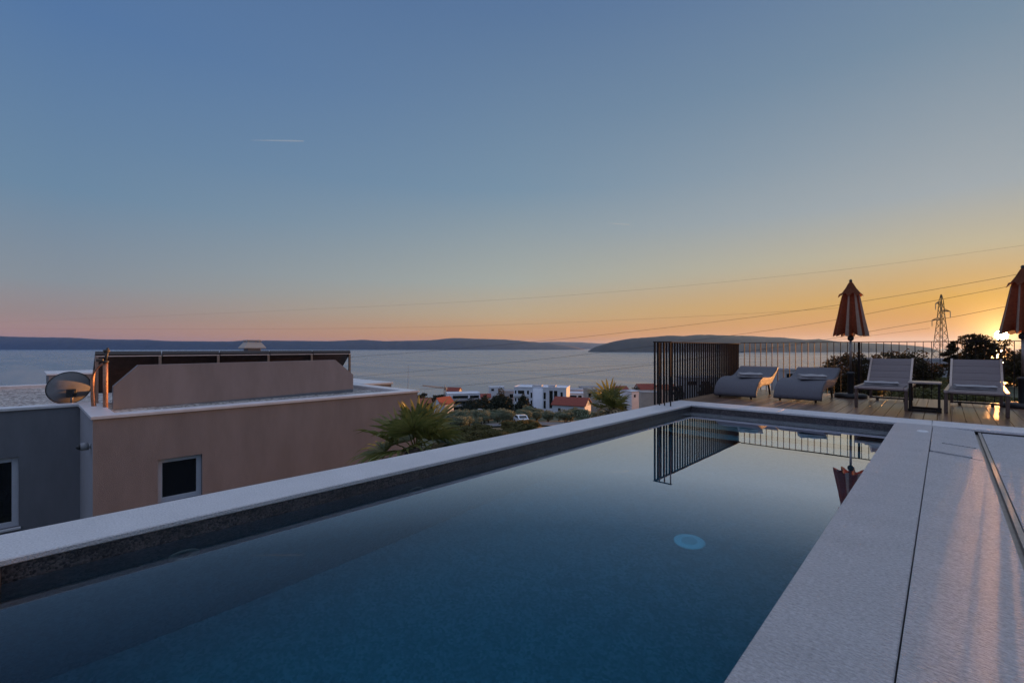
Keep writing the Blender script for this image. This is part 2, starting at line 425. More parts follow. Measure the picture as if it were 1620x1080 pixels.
def mk_terrain():
    rs = [0,4,8,12,14,16,18,20,23,26,30,35,40,46,54,62,72,84,98,115,135,160,190,225,265,310,360,420,480,540,600,640,680,800,1200]
    n = 144; mb = MB(); vs, fs = [], []
    for r in rs:
        for k in range(n):
            t = 2*math.pi*k/n; x, y = r*math.cos(t), r*math.sin(t)
            vs.append((x, y, ground(x, y)))
    for i in range(len(rs)-1):
        for k in range(n):
            fs.append((i*n+k, (i+1)*n+k, (i+1)*n+(k+1) % n, i*n+(k+1) % n))
    mb.add(vs, fs, 0, True)
    tag(mb.build('hillside_terrain', M['ground']), kind='structure')
mk_terrain()
SEA = -60
tag(MB().add([(-33000,-33000,SEA),(33000,-33000,SEA),(33000,33000,SEA),(-33000,33000,SEA)], [(0,1,2,3)]).build('sea', M['sea']), kind='structure')
def ridge(name, pts, D, depth, seed):
    rnd = random.Random(seed)
    us = []; u = pts[0][0]
    while u < pts[-1][0]: us.append(u); u += 5
    us.append(pts[-1][0])
    rows = [(-.35,0),(-.2,.38),(-.1,.72),(0,1),(.25,.75),(.6,.4),(1,0)]
    vs, fs = [], []
    nz = [rnd.uniform(-1, 1) for _ in range(4000)]
    for i, u in enumerate(us):
        h = Z(interp(pts, u), D) - SEA
        for j, (dd, hh) in enumerate(rows):
            Y = D + dd*depth + nz[(i//3*7+j) % 4000]*depth*.03*(0 < hh < 1)
            x, y = C(u, Y)
            z = SEA - 2 + (h+2)*hh*(1 + (.10*nz[(i*7+j*13) % 4000] if 0 < hh < 1 else .012*nz[(i*3) % 4000]))
            vs.append((x, y, z))
    m = len(rows)
    for i in range(len(us)-1):
        for j in range(m-1):
            fs.append((i*m+j, (i+1)*m+j, (i+1)*m+j+1, i*m+j+1))
    return tag(MB().add(vs, fs, 0, True).build(name, M['island']), kind='structure')
ridge('distant_island', [(-260,531),(-100,530.5),(0,531.8),(53,533.3),(111,533.8),(160,536.7),(235,537.3),(267,539.3),(360,540),(393,538.2),(464,538.9),(520,539.5),(575,537.3),(609,539.5),(680,538.2),(705,535.6),(722,534.4),(760,536),(800,537),(835,540),(870,543),(900,547),(925,552)], 15000, 3000, 3)
ridge('far_island', [(820,551),(850,541.5),(880,540.5),(915,541),(945,543),(1000,543),(1100,545),(1200,551)], 24000, 3000, 5)
ridge('headland', [(930,556),(938,550),(950,546),(968,540.5),(985,537.5),(1000,535.3),(1038,532.3),(1062,530.4),(1083,531.4),(1101,529.3),(1126,529.6),(1148,530.4),(1178,530.8),(1207,532.6),(1240,533.8),(1275,537.4),(1295,536),(1324,540),(1355,541.8),(1400,543.5),(1441,546),(1473,550),(1490,556)], 7000, 1600, 8)
hz = MB().box((-34000,-34000,-67), (34000,34000,480))
def haze():
    m = bpy.data.materials.new('haze_air'); m.use_nodes = True
    nt = m.node_tree; nt.nodes.clear()
    out = nn(nt, 'ShaderNodeOutputMaterial')
    v = nn(nt, 'ShaderNodeVolumePrincipled', inp={'Color': (.24,.46,.95,1), 'Density': 2.0e-5, 'Anisotropy': .5})
    nt.links.new(v.outputs[0], out.inputs['Volume'])
    return m
tag(hz.build('haze', haze()), kind='stuff')

# ------------------------------------------------------------------ pool
PX0, PX1, PY0, PY1 = -3.25, -.47, -.08, 8.05
WZ = -.118; FZ = -1.28
pool = thing('swimming_pool', 'long narrow swimming pool edged with pale stone coping and brown mosaic', 'pool', (-1.86, 4, 0))
b = MB()   # basin
b.add([(PX0,PY0,FZ),(PX1,PY0,FZ),(PX1,PY1,FZ),(PX0,PY1,FZ)], [(0,1,2,3)], 1)
for z0, z1, mi in ((FZ,WZ-.004,1),(WZ-.004,-.034,0)):
    b.add([(PX0,PY0,z0),(PX0,PY1,z0),(PX0,PY1,z1),(PX0,PY0,z1)], [(0,1,2,3)], mi)
    b.add([(PX1,PY0,z0),(PX1,PY1,z0),(PX1,PY1,z1),(PX1,PY0,z1)], [(0,1,2,3)], mi)
    b.add([(PX0,PY0,z0),(PX1,PY0,z0),(PX1,PY0,z1),(PX0,PY0,z1)], [(0,1,2,3)], mi)
    b.add([(PX0,PY1,z0),(PX1,PY1,z0),(PX1,PY1,z1),(PX0,PY1,z1)], [(0,1,2,3)], mi)
b.build('basin', [M['mosaic'], M['floor']], pool, world=True, fixn=False)
b = MB()
for ya_, yb_, zz in ((7.65,8.046,-.20),(7.20,7.648,-.74),(6.85,7.198,-1.04)):
    b.box((PX0+.002,ya_,FZ), (PX1-.002,yb_,zz-.03), 1); b.bbox((PX0+.002,ya_-.012,zz-.0295), (PX1-.002,yb_-.014,zz), .006, 0)
b.build('entry_steps', [M['step'], M['mosaic']], pool, world=True)
b = MB()   # outer shell of the raised pool
b.box((-3.66,-.48,-4.6), (-3.30,8.0,-.036)); b.build('outer_wall', M['render2'], pool, world=True)
b = MB()   # coping: left run, far run, near run, right run along the water
yl = [-.5,8.05]
for a, c in zip(yl, yl[1:]): b.bbox((-3.68,a+.0015,-.034), (PX0+.012,c-.0015,0), .006)
xl = [-3.68,-1.9,-.12,1.66,3.44,5.22,7.0]
for a, c in zip(xl, xl[1:]): b.bbox((a+.0015,8.052-.012,-.034), (c-.0015,8.58,0), .006)
b.build('coping', M['coping'], pool, world=True)
b = MB()
yr = [-.5,8.036]
for a, c in zip(yr, yr[1:]): b.bbox((PX1-.012,a+.001,-.04), (-.111,c-.001,0), .004)
b.build('edge_slab', M['slab'], pool, world=True)
for k, yy in enumerate((.64,2.26,3.89,5.52)):
    b = MB()
    prof = [(.034,.001),(.036,.012),(.075,.012),(.08,.006),(.08,.0)]
    n = 28; vs = []
    for r, h in prof: vs += [(PX0+h, yy+r*math.cos(2*math.pi*i/n), -.385+r*math.sin(2*math.pi*i/n)) for i in range(n)]
    b.add(vs, [(j*n+i, j*n+(i+1) % n, (j+1)*n+(i+1) % n, (j+1)*n+i) for j in range(4) for i in range(n)], 0, True)
    b.build('inlet_ring', M['ring'], pool, world=True)
b = MB(); b.lathe([(.0,.012),(.112,.012),(.12,.004),(.12,0)], (-1.5,3.68,FZ), 36, 0)
for i in range(11):
    w = .066*math.sqrt(max(.05, 1-((i-5)/5.5)**2)); b.box((-1.5+(i-5)*.011-.0018,3.68-w,FZ+.013), (-1.5+(i-5)*.011+.0018,3.68+w,FZ+.0145), 1)
b.build('floor_drain', [M['drain'], M['dish']], pool, world=True)
b = MB().box((PX0-.02,PY0-.02,FZ-.05), (PX1+.02,PY1+.02,WZ))
tag(b.build('pool_water', M['poolwater']), kind='structure')
# deck light set in the edge slab
o = thing('deck_spotlight', 'small round white fitting set flush in the stone at the pool corner', 'light', (-.19,7.36,0))
MB().lathe([(0,.004),(.03,.004)], n=20, smooth=False).build('lens', M['glass'], o)
MB().lathe([(.03,.004),(.034,.012),(.05,.010),(.054,0)], n=20).build('ring', M['white'], o)
# ------------------------------------------------------------------ terrace
b = MB()
def slope_slab(b, y0, y1, x0=-.106, x1=.268):
    f = lambda x: -.03*(x+.105)/.373
    b.add([(x0,y0,f(x0)),(x1,y0,f(x1)),(x1,y1,f(x1)),(x0,y1,f(x0)),(x0,y0,-.09),(x1,y0,-.09),(x1,y1,-.09),(x0,y1,-.09)],
          [(0,1,2,3),(7,6,5,4),(0,4,5,1),(1,5,6,2),(2,6,7,3),(3,7,4,0)])
slope_slab(b, -4, 5.995); slope_slab(b, 6.705, 8.034)
tag(b.build('walkway_paving', M['slab'], bevel=.003), kind='structure')
b = MB(); b.box((-.12,-4,-.2), (.345,8.036,-.092)); b.box((-3.6,8.06,-.3),(7,8.57,-.04)); b.box((-.5,-.5,-.3),(-.115,8.03,-.042)) if 0 else None
tag(b.build('screed_bed', M['joint']), kind='structure')
b = MB(); b.box((.270,-4,-.088), (.298,8.034,-.070)); b.box((.299,-4,-.09), (.324,8.034,-.038))
tag(b.build('drain_channel', M['riser']), label='narrow linear drain channel running the length of the stone terrace', cat='drain')
b = MB()
ys = [3.88+1.6*k for k in range(-5,3)] + [8.036]
xs = [.330,1.53,2.73,3.93,5.13,6.33]
for i in range(len(xs)-1):
    for a, c in zip(ys, ys[1:]):
        b.bbox((xs[i]+.002,a+.002,-.10), (xs[i+1]-.002,c-.002,-.045), .003)
tag(b.build('terrace_paving', M['slab']), kind='structure')
b = MB(); b.box((.33,-4.2,-.4), (6.4,8.04,-.102)); b.box((-.6,-8,-.5),(6.4,-4.002,-.05))
tag(b.build('terrace_base', M['joint']), kind='structure')
# skimmer lid with two finger slots
o = thing('skimmer_lid', 'stone skimmer lid with two finger slots let into the walkway', 'lid', (.08,6.35,-.015))
b = MB()
f = lambda x: -.03*(x+.105)/.373 + .001
def lidp(b, x0, y0, x1, y1, dz=0):
    b.add([(x0,y0,f(x0)+dz),(x1,y0,f(x1)+dz),(x1,y1,f(x1)+dz),(x0,y1,f(x0)+dz),(x0,y0,-.09),(x1,y0,-.09),(x1,y1,-.09),(x0,y1,-.09)],
          [(0,1,2,3),(7,6,5,4),(0,4,5,1),(1,5,6,2),(2,6,7,3),(3,7,4,0)])
Y0_, Y1_ = 5.999, 6.701
lidp(b, -.103, Y0_+.075, .266, Y1_-.075)
lidp(b, .19, Y0_, .266, Y0_+.0745); lidp(b, -.103, Y1_-.0745, -.02, Y1_)
lidp(b, .236, Y1_-.0745, .266, Y1_)
lidp(b, -.103, Y0_, .1895, Y0_+.0745, -.014); lidp(b, -.0195, Y1_-.0745, .2355, Y1_, -.014)
b.build('lid_slab', M['slab'], o, world=True)
# ------------------------------------------------------------------ deck
b = MB(); x = -3.70; k = 0
while x < 6.4:
    b.bbox((x+.0025,8.586,-.03), (x+.1425,12.14,-.002), .003); x += .145
tag(b.build('wood_deck', M['wood']), kind='structure')
b = MB(); b.box((-3.69,8.584,-.30), (6.4,12.13,-.034)); b.box((-3.69,12.0,-4), (6.4,12.12,-.302)); b.box((-3.69,8.2,-4),(-3.55,12,-.302))
tag(b.build('deck_base', M['joint']), kind='structure')
# ------------------------------------------------------------------ railings
fl = thing('slat_fence', 'dark steel fence of close upright flat bars beside the pool corner', 'fence', (-3.71,7.6,0))
MB().bbox((-3.735,7.58,1.095), (-3.685,12.22,1.11), .003).build('top_rail', M['rail'], fl, world=True)
MB().bbox((-3.685,7.58,1.095), (-3.40,7.615,1.11), .003).build('return_rail', M['rail'], fl, world=True)
MB().bbox((-3.73,8.6,-.05), (-3.69,12.2,-.035), .003).build('bottom_rail', M['rail'], fl, world=True)
y = 7.6
while y < 12.2:
    MB().bbox((-3.728,y-.005,.0 if y < 8.6 else -.034), (-3.692,y+.005,1.094), .002).build('baluster', M['rail'], fl, world=True); y += .118
for x in (-3.62,-3.53,-3.42):
    MB().bbox((x-.005,7.58,0), (x+.005,7.614,1.094), .002).build('baluster', M['rail'], fl, world=True)
fr = thing('balcony_railing', 'long thin steel railing with widely seen bars at the far edge of the deck', 'railing', (-3.7,12.2,0))
MB().bbox((-3.684,12.18,1.115), (6.4,12.22,1.130), .003).build('top_rail', M['thinrail'], fr, world=True)
MB().bbox((-3.684,12.18,-.12), (6.4,12.22,-.105), .003).build('bottom_rail', M['thinrail'], fr, world=True)
x = -3.60
while x < 3.4:
    MB().bbox((x-.005,12.181,-.104), (x+.005,12.219,1.114), .002).build('baluster', M['thinrail'], fr, world=True); x += .122
for x in (-1.33,1.62,4.6):
    MB().bbox((x-.02,12.223,-.5), (x+.02,12.263,1.128), .003).build('post', M['thinrail'], fr, world=True)
# ------------------------------------------------------------------ wave loungers
def wave_body(W=.78):
    prof = [(0,.055),(.015,.12),(.07,.215),(.16,.295),(.28,.35),(.42,.388),(.56,.402),(.70,.402),(.84,.394),(.98,.388),(1.10,.392),(1.24,.41),(1.38,.447),(1.54,.502),(1.68,.555),(1.77,.585)]
    mb = MB(); vs = []; n = len(prof)
    for i, (y, z) in enumerate(prof):
        a = prof[max(0, i-1)]; c = prof[min(n-1, i+1)]
        ty, tz = c[0]-a[0], c[1]-a[1]; l = math.hypot(ty, tz); ty /= l; tz /= l
        ny, nz = -tz, ty
        T = interp([(0,.10),(.3,.17),(.8,.17),(1.2,.16),(1.5,.11),(1.8,.055)], y)
        r = min(.03, T*.4)
        ring = []
        hw = W/2
        for (sx, st, a0) in ((1,0,0),(-1,0,90),(-1,-1,180),(1,-1,270)):
            cx = sx*(hw-r); ct = -r if st == 0 else -T+r
            for k in range(4):
                an = R(a0 + 30*k)
                ring.append((cx + r*math.cos(an), ct + r*math.sin(an)))
        vs += [(px, y + ny*pt, z + nz*pt) for px, pt in ring]
    m = 16
    fs = [(i*m+k, i*m+(k+1) % m, (i+1)*m+(k+1) % m, (i+1)*m+k) for i in range(n-1) for k in range(m)]
    mb.add(vs, fs, 0, True)
    mb.add(vs, [tuple(range(m)), tuple(range((n-1)*m, n*m))], 0, False)
    return mb
def make_wave():
    o = thing('wave_lounger', '', 'sun lounger')
    wave_body().build('lounger_body', M['wicker'], o)
    for sx in (-1, 1):
        MB().cyl((sx*.29,.09,0), (sx*.29,.09,.09), .018, .022, 10).build('leg', M['foot'], o)
        MB().cyl((sx*.30,1.45,0), (sx*.28,1.38,.31), .018, .024, 10).build('leg', M['foot'], o)
    MB().bar((-.27,.95,.205), (.27,.95,.205), .05, .03).build('cross_bar', M['foot'], o)
    return o
w1 = make_wave(); w1.location = (-3.03,9.60,0); w1.rotation_euler = (0,0,R(.8))
w2 = copy_tree(w1); w2.location = (-2.0,9.80,0); w2.rotation_euler = (0,0,R(-1.5))
for o, l in ((w1,'grey wave shaped lounger standing next to the dark slat fence'),(w2,'grey wave shaped lounger standing left of the striped parasol')):
    tag(o, l, 'sun lounger', 'wave loungers on the deck')
def make_towel(W=.36, D=.30):
    mb = MB()
    for k in range(3):
        z0 = .002 + k*.017; n = 10; vs = []
        for i in range(n+1):
            x = -W/2 + W*i/n
            bulge = .004*math.sin(i*1.1+k)
            for (y, z) in ((-D/2,z0+.008),(-D/2+.012,z0),(D/2-.012,z0),(D/2,z0+.008),(D/2-.012,z0+.0165+bulge),(-D/2+.012,z0+.0165+bulge)):
                vs.append((x + .004*k, y + .006*(k % 2), z))
        fs = [(i*6+j, i*6+(j+1) % 6, (i+1)*6+(j+1) % 6, (i+1)*6+j) for i in range(n) for j in range(6)]
        mb.add(vs, fs + [tuple(range(6)), tuple(range(n*6, n*6+6))], 0, False)
    return mb.build('folded_towel', M['towel'])
tw = make_towel()
towels = [(tw, (-2.90,10.17,.402), (R(2),0,R(24)), 'folded pale towel lying on the wave lounger beside the slat fence')]
towels.append((copy_tree(tw), (-1.86,10.36,.402), (R(2),0,R(22)), 'folded pale towel lying on the wave lounger nearest the striped parasol'))
# ------------------------------------------------------------------ aluminium loungers
def make_lounger():
    o = thing('sun_lounger', '', 'sun lounger')
    for sx in (-1, 1):
        MB().bbox((sx*.32-.025,0,.315), (sx*.32+.025,1.86,.355), .004).build('side_rail', M['alu'], o)
        MB().bbox((sx*.32-.022,.03,0), (sx*.32+.022,.085,.314), .004).build('leg', M['bronze'], o)
        MB().bbox((sx*.30-.02,1.62,.03), (sx*.30+.02,1.66,.314), .004).build('leg', M['bronze'], o)
    MB().bbox((-.294,0,.318), (.294,.04,.352), .004).build('front_rail', M['alu'], o)
    b = MB(); b.bbox((-.279,1.625,.035), (.279,1.655,.065), .004)
    for sx in (-1, 1): b.bbox((sx*.2-.02,1.615,0), (sx*.2+.02,1.665,.034), .003)
    b.build('base_bar', M['foot'], o)
    b = MB()
    for k in range(6): b.bbox((-.294,.045+k*.2,.328), (.294,.045+k*.2+.197,.360), .008)
    b.build('seat', M['sling'], o)
    MB().bbox((-.294,.05,.300), (.294,1.2,.322), .006).build('seat_underside', M['copper'] if 0 else M['sling'], o)
    b = MB()
    p0 = Vector((0,1.22,.345)); p1 = Vector((0,1.80,.795)); d = (p1-p0)
    nrm = Vector((0,-d.z,d.y)).normalized()
    for k in range(4):
        a = p0 + d*(k/4+.004); c = p0 + d*((k+1)/4-.004)
        for sgn in (0,):
            q = []
            for p in (a, c):
                for x in (-.285, .285):
                    q.append(p + Vector((x,0,0)))
            vs = [q[0],q[1],q[3],q[2]] + [v - nrm*.035 for v in (q[0],q[1],q[3],q[2])]
            mid = (a+c)/2 + nrm*.006
            vs += [mid+Vector((-.285,0,0)), mid+Vector((.285,0,0))]
            b.add(vs, [(0,1,9,8),(8,9,2,3),(7,6,5,4),(0,4,5,1),(1,5,6,2,9),(2,6,7,3),(3,7,4,0,8)])
    b.build('backrest', M['sling'], o)
    for sx in (-1, 1):
        MB().bar(p0+Vector((sx*.302,0,-.01)), p1+Vector((sx*.302,0,.0)), .03, .03).build('back_frame', M['alu'], o)
        MB().bar((sx*.26,1.56,.57), (sx*.26,1.75,.34), .02, .02).build('back_strut', M['alu'], o)
    return o
l1 = make_lounger(); l1.location = (-.765,9.57,0); l1.rotation_euler = (0,0,R(-1))
l2 = copy_tree(l1); l2.location = (.335,9.57,0); l2.rotation_euler = (0,0,R(-2))
tag(l1, 'aluminium sun lounger with raised fabric back between striped parasol and side table', 'sun lounger', 'aluminium sun loungers on the deck')
tag(l2, 'aluminium sun lounger with raised fabric back right of the side table', 'sun lounger', 'aluminium sun loungers on the deck')
towels.append((copy_tree(tw), (-.80,10.05,.361), (0,0,R(7)), 'folded pale towel on the lounger seat left of the side table'))
towels.append((copy_tree(tw), (.33,10.05,.361), (0,0,R(4)), 'folded pale towel on the lounger seat right of the side table'))
for o, loc, rot, l in towels:
    o.location = loc; o.rotation_euler = rot; o.scale = (1.25,1.2,1.1) if loc[2] < .4 else (1.15,1.15,1.5)
    tag(o, l, 'towel', 'folded towels on the loungers')
st = thing('side_table', 'low metal side table with open rectangular frame between two loungers', 'table', (-.23,9.66,0))
MB().bbox((-.20,-.02,.435), (.20,.44,.460), .004).build('tabletop', M['alu'], st)
for y in (0,.40):
    for sx in (-1, 1): MB().bbox((sx*.17-.015,y-.015,.036), (sx*.17+.015,y+.025,.434), .003).build('leg', M['rail'], st)
    MB().bbox((-.20,y-.02,0), (.20,y+.03,.035), .003).build('foot_bar', M['rail'], st)
# ------------------------------------------------------------------ parasols
def make_parasol():
    o = thing('parasol', '', 'parasol')
    MB().lathe([(0,0),(.27,0),(.275,.02),(.27,.065),(.22,.078),(.0,.082)], n=36).build('base', M['black'], o)
    MB().lathe([(.05,.082),(.052,.10),(.058,.46),(.07,.47),(.07,.50),(.03,.52)], n=24).build('sleeve', M['black'], o)
    MB().cyl((0,0,.5), (0,0,1.30), .021, n=16).build('pole', M['alu'], o)
    MB().lathe([(.022,1.14),(.05,1.16),(.055,1.21),(.04,1.24),(.022,1.25)], n=16).build('runner', M['black'], o)
    def skirt(prof, nf, n, depth, sway):
        mb = MB(); vs = []
        for j, (r, z) in enumerate(prof):
            t = j/(len(prof)-1)
            for k in range(n):
                th = 2*math.pi*k/n
                fold = 1 + depth*(.15+.85*t)*math.cos(nf*th + .7*math.sin(3*th) + sway*t) + .03*math.sin(2*th+1)
                rr = r*fold
                zz = z - (.035*t*math.cos(nf*th+.5) if j == len(prof)-1 else 0)
                vs.append((rr*math.cos(th), rr*math.sin(th), zz))
        for j in range(len(prof)-1):
            for k in range(n):
                mb.add([], [])
                s = 1 if ((k/n)*8) % 1 > .72 else 0
                mb.f.append((j*n+k, j*n+(k+1) % n, (j+1)*n+(k+1) % n, (j+1)*n+k)); mb.m.append(s); mb.sm.append(True)
        mb.v = vs
        return mb
    skirt([(.05,2.27),(.09,2.18),(.135,2.03),(.160,1.85),(.185,1.65),(.212,1.45),(.232,1.29),(.228,1.262)], 8, 128, .30, .5).build('canopy', [M['red'], M['cream']], o)
    skirt([(.012,2.345),(.045,2.29),(.085,2.20),(.135,2.115),(.185,2.065)], 8, 96, .10, .1).build('vent_cap', [M['red'], M['red']], o)
    MB().lathe([(0,2.385),(.02,2.375),(.028,2.35),(.02,2.325),(.03,2.315)], n=14).build('finial', M['black'], o)
    return o
p1 = make_parasol(); p1.location = (-1.38,11.45,0)
p2 = copy_tree(p1); p2.location = (.955,11.45,0); p2.rotation_euler = (0,0,R(31))
tag(p1, 'closed red and cream striped parasol standing between the loungers left of the pylon', 'parasol', 'closed parasols on the deck')
tag(p2, 'closed red and cream striped parasol cut by the right edge beside the setting sun', 'parasol', 'closed parasols on the deck')
# ------------------------------------------------------------------ neighbour house
hs = thing('neighbour_house', 'flat roofed taupe rendered house with gravel roof left of the pool', 'house', (-10,.75,-4.6))
X1, XR, XB = -10.0, -12.5, -20.0; YA, YB, YL = .75, 7.02, -9.0; ZT, ZB = -.16, -4.6
b = MB()
b.wall((X1,YA,ZB), (0,1,0), (0,0,1), YB-YA, ZT-ZB, [(.84,1.50,2.87,3.64)], (1,0,0), .14)
b.wall((XR,YL,ZB), (0,1,0), (0,0,1), YA-YL, ZT-ZB, [(7.95,8.92,2.29,3.58)], (1,0,0), .14)
b.add([(X1,YB,ZB),(XB,YB,ZB),(XB,YB,ZT),(X1,YB,ZT)], [(0,1,2,3)])
b.add([(XB,YB,ZB),(XB,YL,ZB),(XB,YL,ZT),(XB,YB,ZT)], [(0,1,2,3)])
b.add([(XB,YL,ZB),(XR,YL,ZB),(XR,YL,ZT),(XB,YL,ZT)], [(0,1,2,3)])
b.build('wall', M['render'], hs, world=True, fixn=False)
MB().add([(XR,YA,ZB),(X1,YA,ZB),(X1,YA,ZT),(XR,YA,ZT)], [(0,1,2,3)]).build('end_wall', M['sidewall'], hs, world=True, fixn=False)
b = MB(); b.add([(X1-.2,YA+.2,-.20),(X1-.2,YB-.2,-.20),(XB+.2,YB-.2,-.20),(XB+.2,YA,-.20),(XB+.2,YL,-.20),(XR-.2,YL,-.20),(XR-.2,YA+.2,-.20)], [(0,1,2,3,4,5,6)])
roof = b.build('roof', M['gravel'], hs, world=True)
b = MB(); cw = .30
b.bbox((X1-cw,YA-.03,ZT), (X1+.035,YB+.03,-.105), .006)
b.bbox((XR+.0355-.0,YA-.03,ZT), (X1-cw-.001,YA+cw,-.105), .006)
b.bbox((XR-cw,YL,ZT), (XR+.035,YA+cw,-.105), .006)
b.bbox((XB-.03,YB-cw,ZT), (X1-cw-.001,YB+.03,-.105), .006)
b.bbox((XB-.03,YL,ZT), (XB+cw,YB-cw-.001,-.105), .006)
for (a, c) in (((X1-cw-.012,YA+cw,-.21),(X1-cw,YB-cw,ZT)), ((XR-cw-.012,YL,-.21),(XR-cw,YA+cw,ZT)), ((XR-cw,YA+cw,-.21),(X1-cw-.013,YA+cw+.012,ZT)), ((XB+cw,YL,-.21),(XB+cw+.012,YB-cw,ZT)), ((XB+cw+.013,YB-cw-.012,-.21),(X1-cw-.013,YB-cw,ZT))): b.box(a, c)
b.build('parapet_cap', M['cap'], hs, world=True)
# chamfered upstand in front of the collectors
ya, yb2 = 1.17, 6.12
pr = [(ya,-.20),(yb2,-.20),(yb2,.27),(5.62,.68),(1.55,.655),(ya,.25)]
b = MB(); xa, xb = -11.70, -11.86
vs = [(xa,y,z) for y, z in pr] + [(xb,y,z) for y, z in pr]; n = len(pr)
b.add(vs, [tuple(range(n)), tuple(range(2*n-1, n-1, -1))] + [(i,(i+1) % n,n+(i+1) % n,n+i) for i in range(n)])
b.build('roof_upstand', M['render2'], hs, world=True)
# raised block and rear wing
b = MB(); b.box((-22.5,.5,-4.6), (-20.05,7.3,.15)); b.box((-20.0,7.055,-4.6), (-12.9,8.05,-.16)); b.build('rear_wing', M['render'], hs, world=True)
b = MB()
b.bbox((-22.55,.45,.151), (-20.0,7.35,.20), .006); b.bbox((-19.97,7.06,-.158), (-12.86,8.09,-.095), .006)
b.build('wing_cap', M['cap'], hs, world=True)
def window(hs, x, y0, y1, z0, z1, fw=.075, sill=False):
    w = MB(); xo = x-.14
    for a, c in (((xo,y0,z0),(xo+.07,y0+fw,z1)), ((xo,y1-fw,z0),(xo+.07,y1,z1)), ((xo,y0+fw,z0),(xo+.07,y1-fw,z0+fw)), ((xo,y0+fw,z1-fw),(xo+.07,y1-fw,z1))): w.box(a, c)
    o = w.build('window', M['frame'], hs, world=True, bevel=.004)
    g = MB(); g.box((xo+.015,y0+fw+.001,z0+fw+.001), (xo+.03,y1-fw-.001,z1-fw-.001)); g = g.build('pane', M['glass'], None); g.parent = o
    me = g.data
    for v in me.vertices: v.co -= hs.location
    if sill:
        s_ = MB().bbox((xo+.071,y0-.03,z0-.045), (x+.05,y1+.03,z0-.001), .005).build('sill', M['cap'], None); s_.parent = o
        for v in s_.data.vertices: v.co -= hs.location
window(hs, X1, YA+.84, YA+1.50, ZB+2.87, ZB+3.64)
window(hs, XR, YL+7.95, YL+8.92, ZB+2.29, ZB+3.58, .09, True)
# lamp on the end wall
o = thing('wall_spotlight', 'small pale cone shaped spotlight fixed to the end wall near the corner', 'light', (-10.25,.75,-.62))
MB().cyl((-.05,-.002,0), (-.05,-.03,0), .04, n=16).build('bracket', M['cap'], o)
MB().cyl((-.05,-.031,0), (-.05,-.13,-.005), .066, .062, 18).build('housing', M['dish'], o)
MB().cyl((-.05,-.131,-.005), (-.05,-.185,-.01), .058, .010, 18).build('hood', M['black'], o)
# satellite dish
o = thing('satellite_dish', 'round grey satellite dish standing on the gravel roof behind the parapet', 'satellite dish', (-12.98,.63,-.2))
b = MB(); n = 40; rings = [(0,0),(.10,.006),(.2,.022),(.27,.04),(.32,.058),(.345,.068)]
ax = Vector((-.93,-.18,.30)).normalized(); a1 = ax.orthogonal().normalized(); a2 = ax.cross(a1); cc = Vector((.0,.0,.36))
vs = []
for r, h in rings:
    for k in range(n): vs.append(cc + ax*h + a1*(r*math.cos(2*math.pi*k/n)) + a2*(r*math.sin(2*math.pi*k/n)))
b.add(vs, [(j*n+k, j*n+(k+1) % n, (j+1)*n+(k+1) % n, (j+1)*n+k) for j in range(len(rings)-1) for k in range(n)], 0, True)
d = b.build('reflector', M['dish'], o); sm = d.modifiers.new('t', 'SOLIDIFY'); sm.thickness = .012
rimp = [cc + ax*.068 + a1*(.346*math.cos(2*math.pi*k/n)) + a2*(.346*math.sin(2*math.pi*k/n)) for k in range(n+1)]
MB().tube(rimp, .008, 6).build('rim', M['black'], o)
b = MB(); b.cyl((.10,.02,0), (.10,.02,.36), .024, n=12); b.box((-.25,-.2,0), (.2,.25,.02)); b.build('mast', M['alu'], o)
b = MB(); b.bbox((.01,-.06,.20), (.13,.09,.36), .008); b.cyl((.13,.05,.23), (.13,.05,.34), .022, n=10); b.build('bracket', M['black'], o)
MB().tube([cc+ax*.06-a2*.34, cc+ax*.35-a2*.25, cc+ax*.52-a2*.08], .011, 8).build('feed_arm', M['alu'], o)
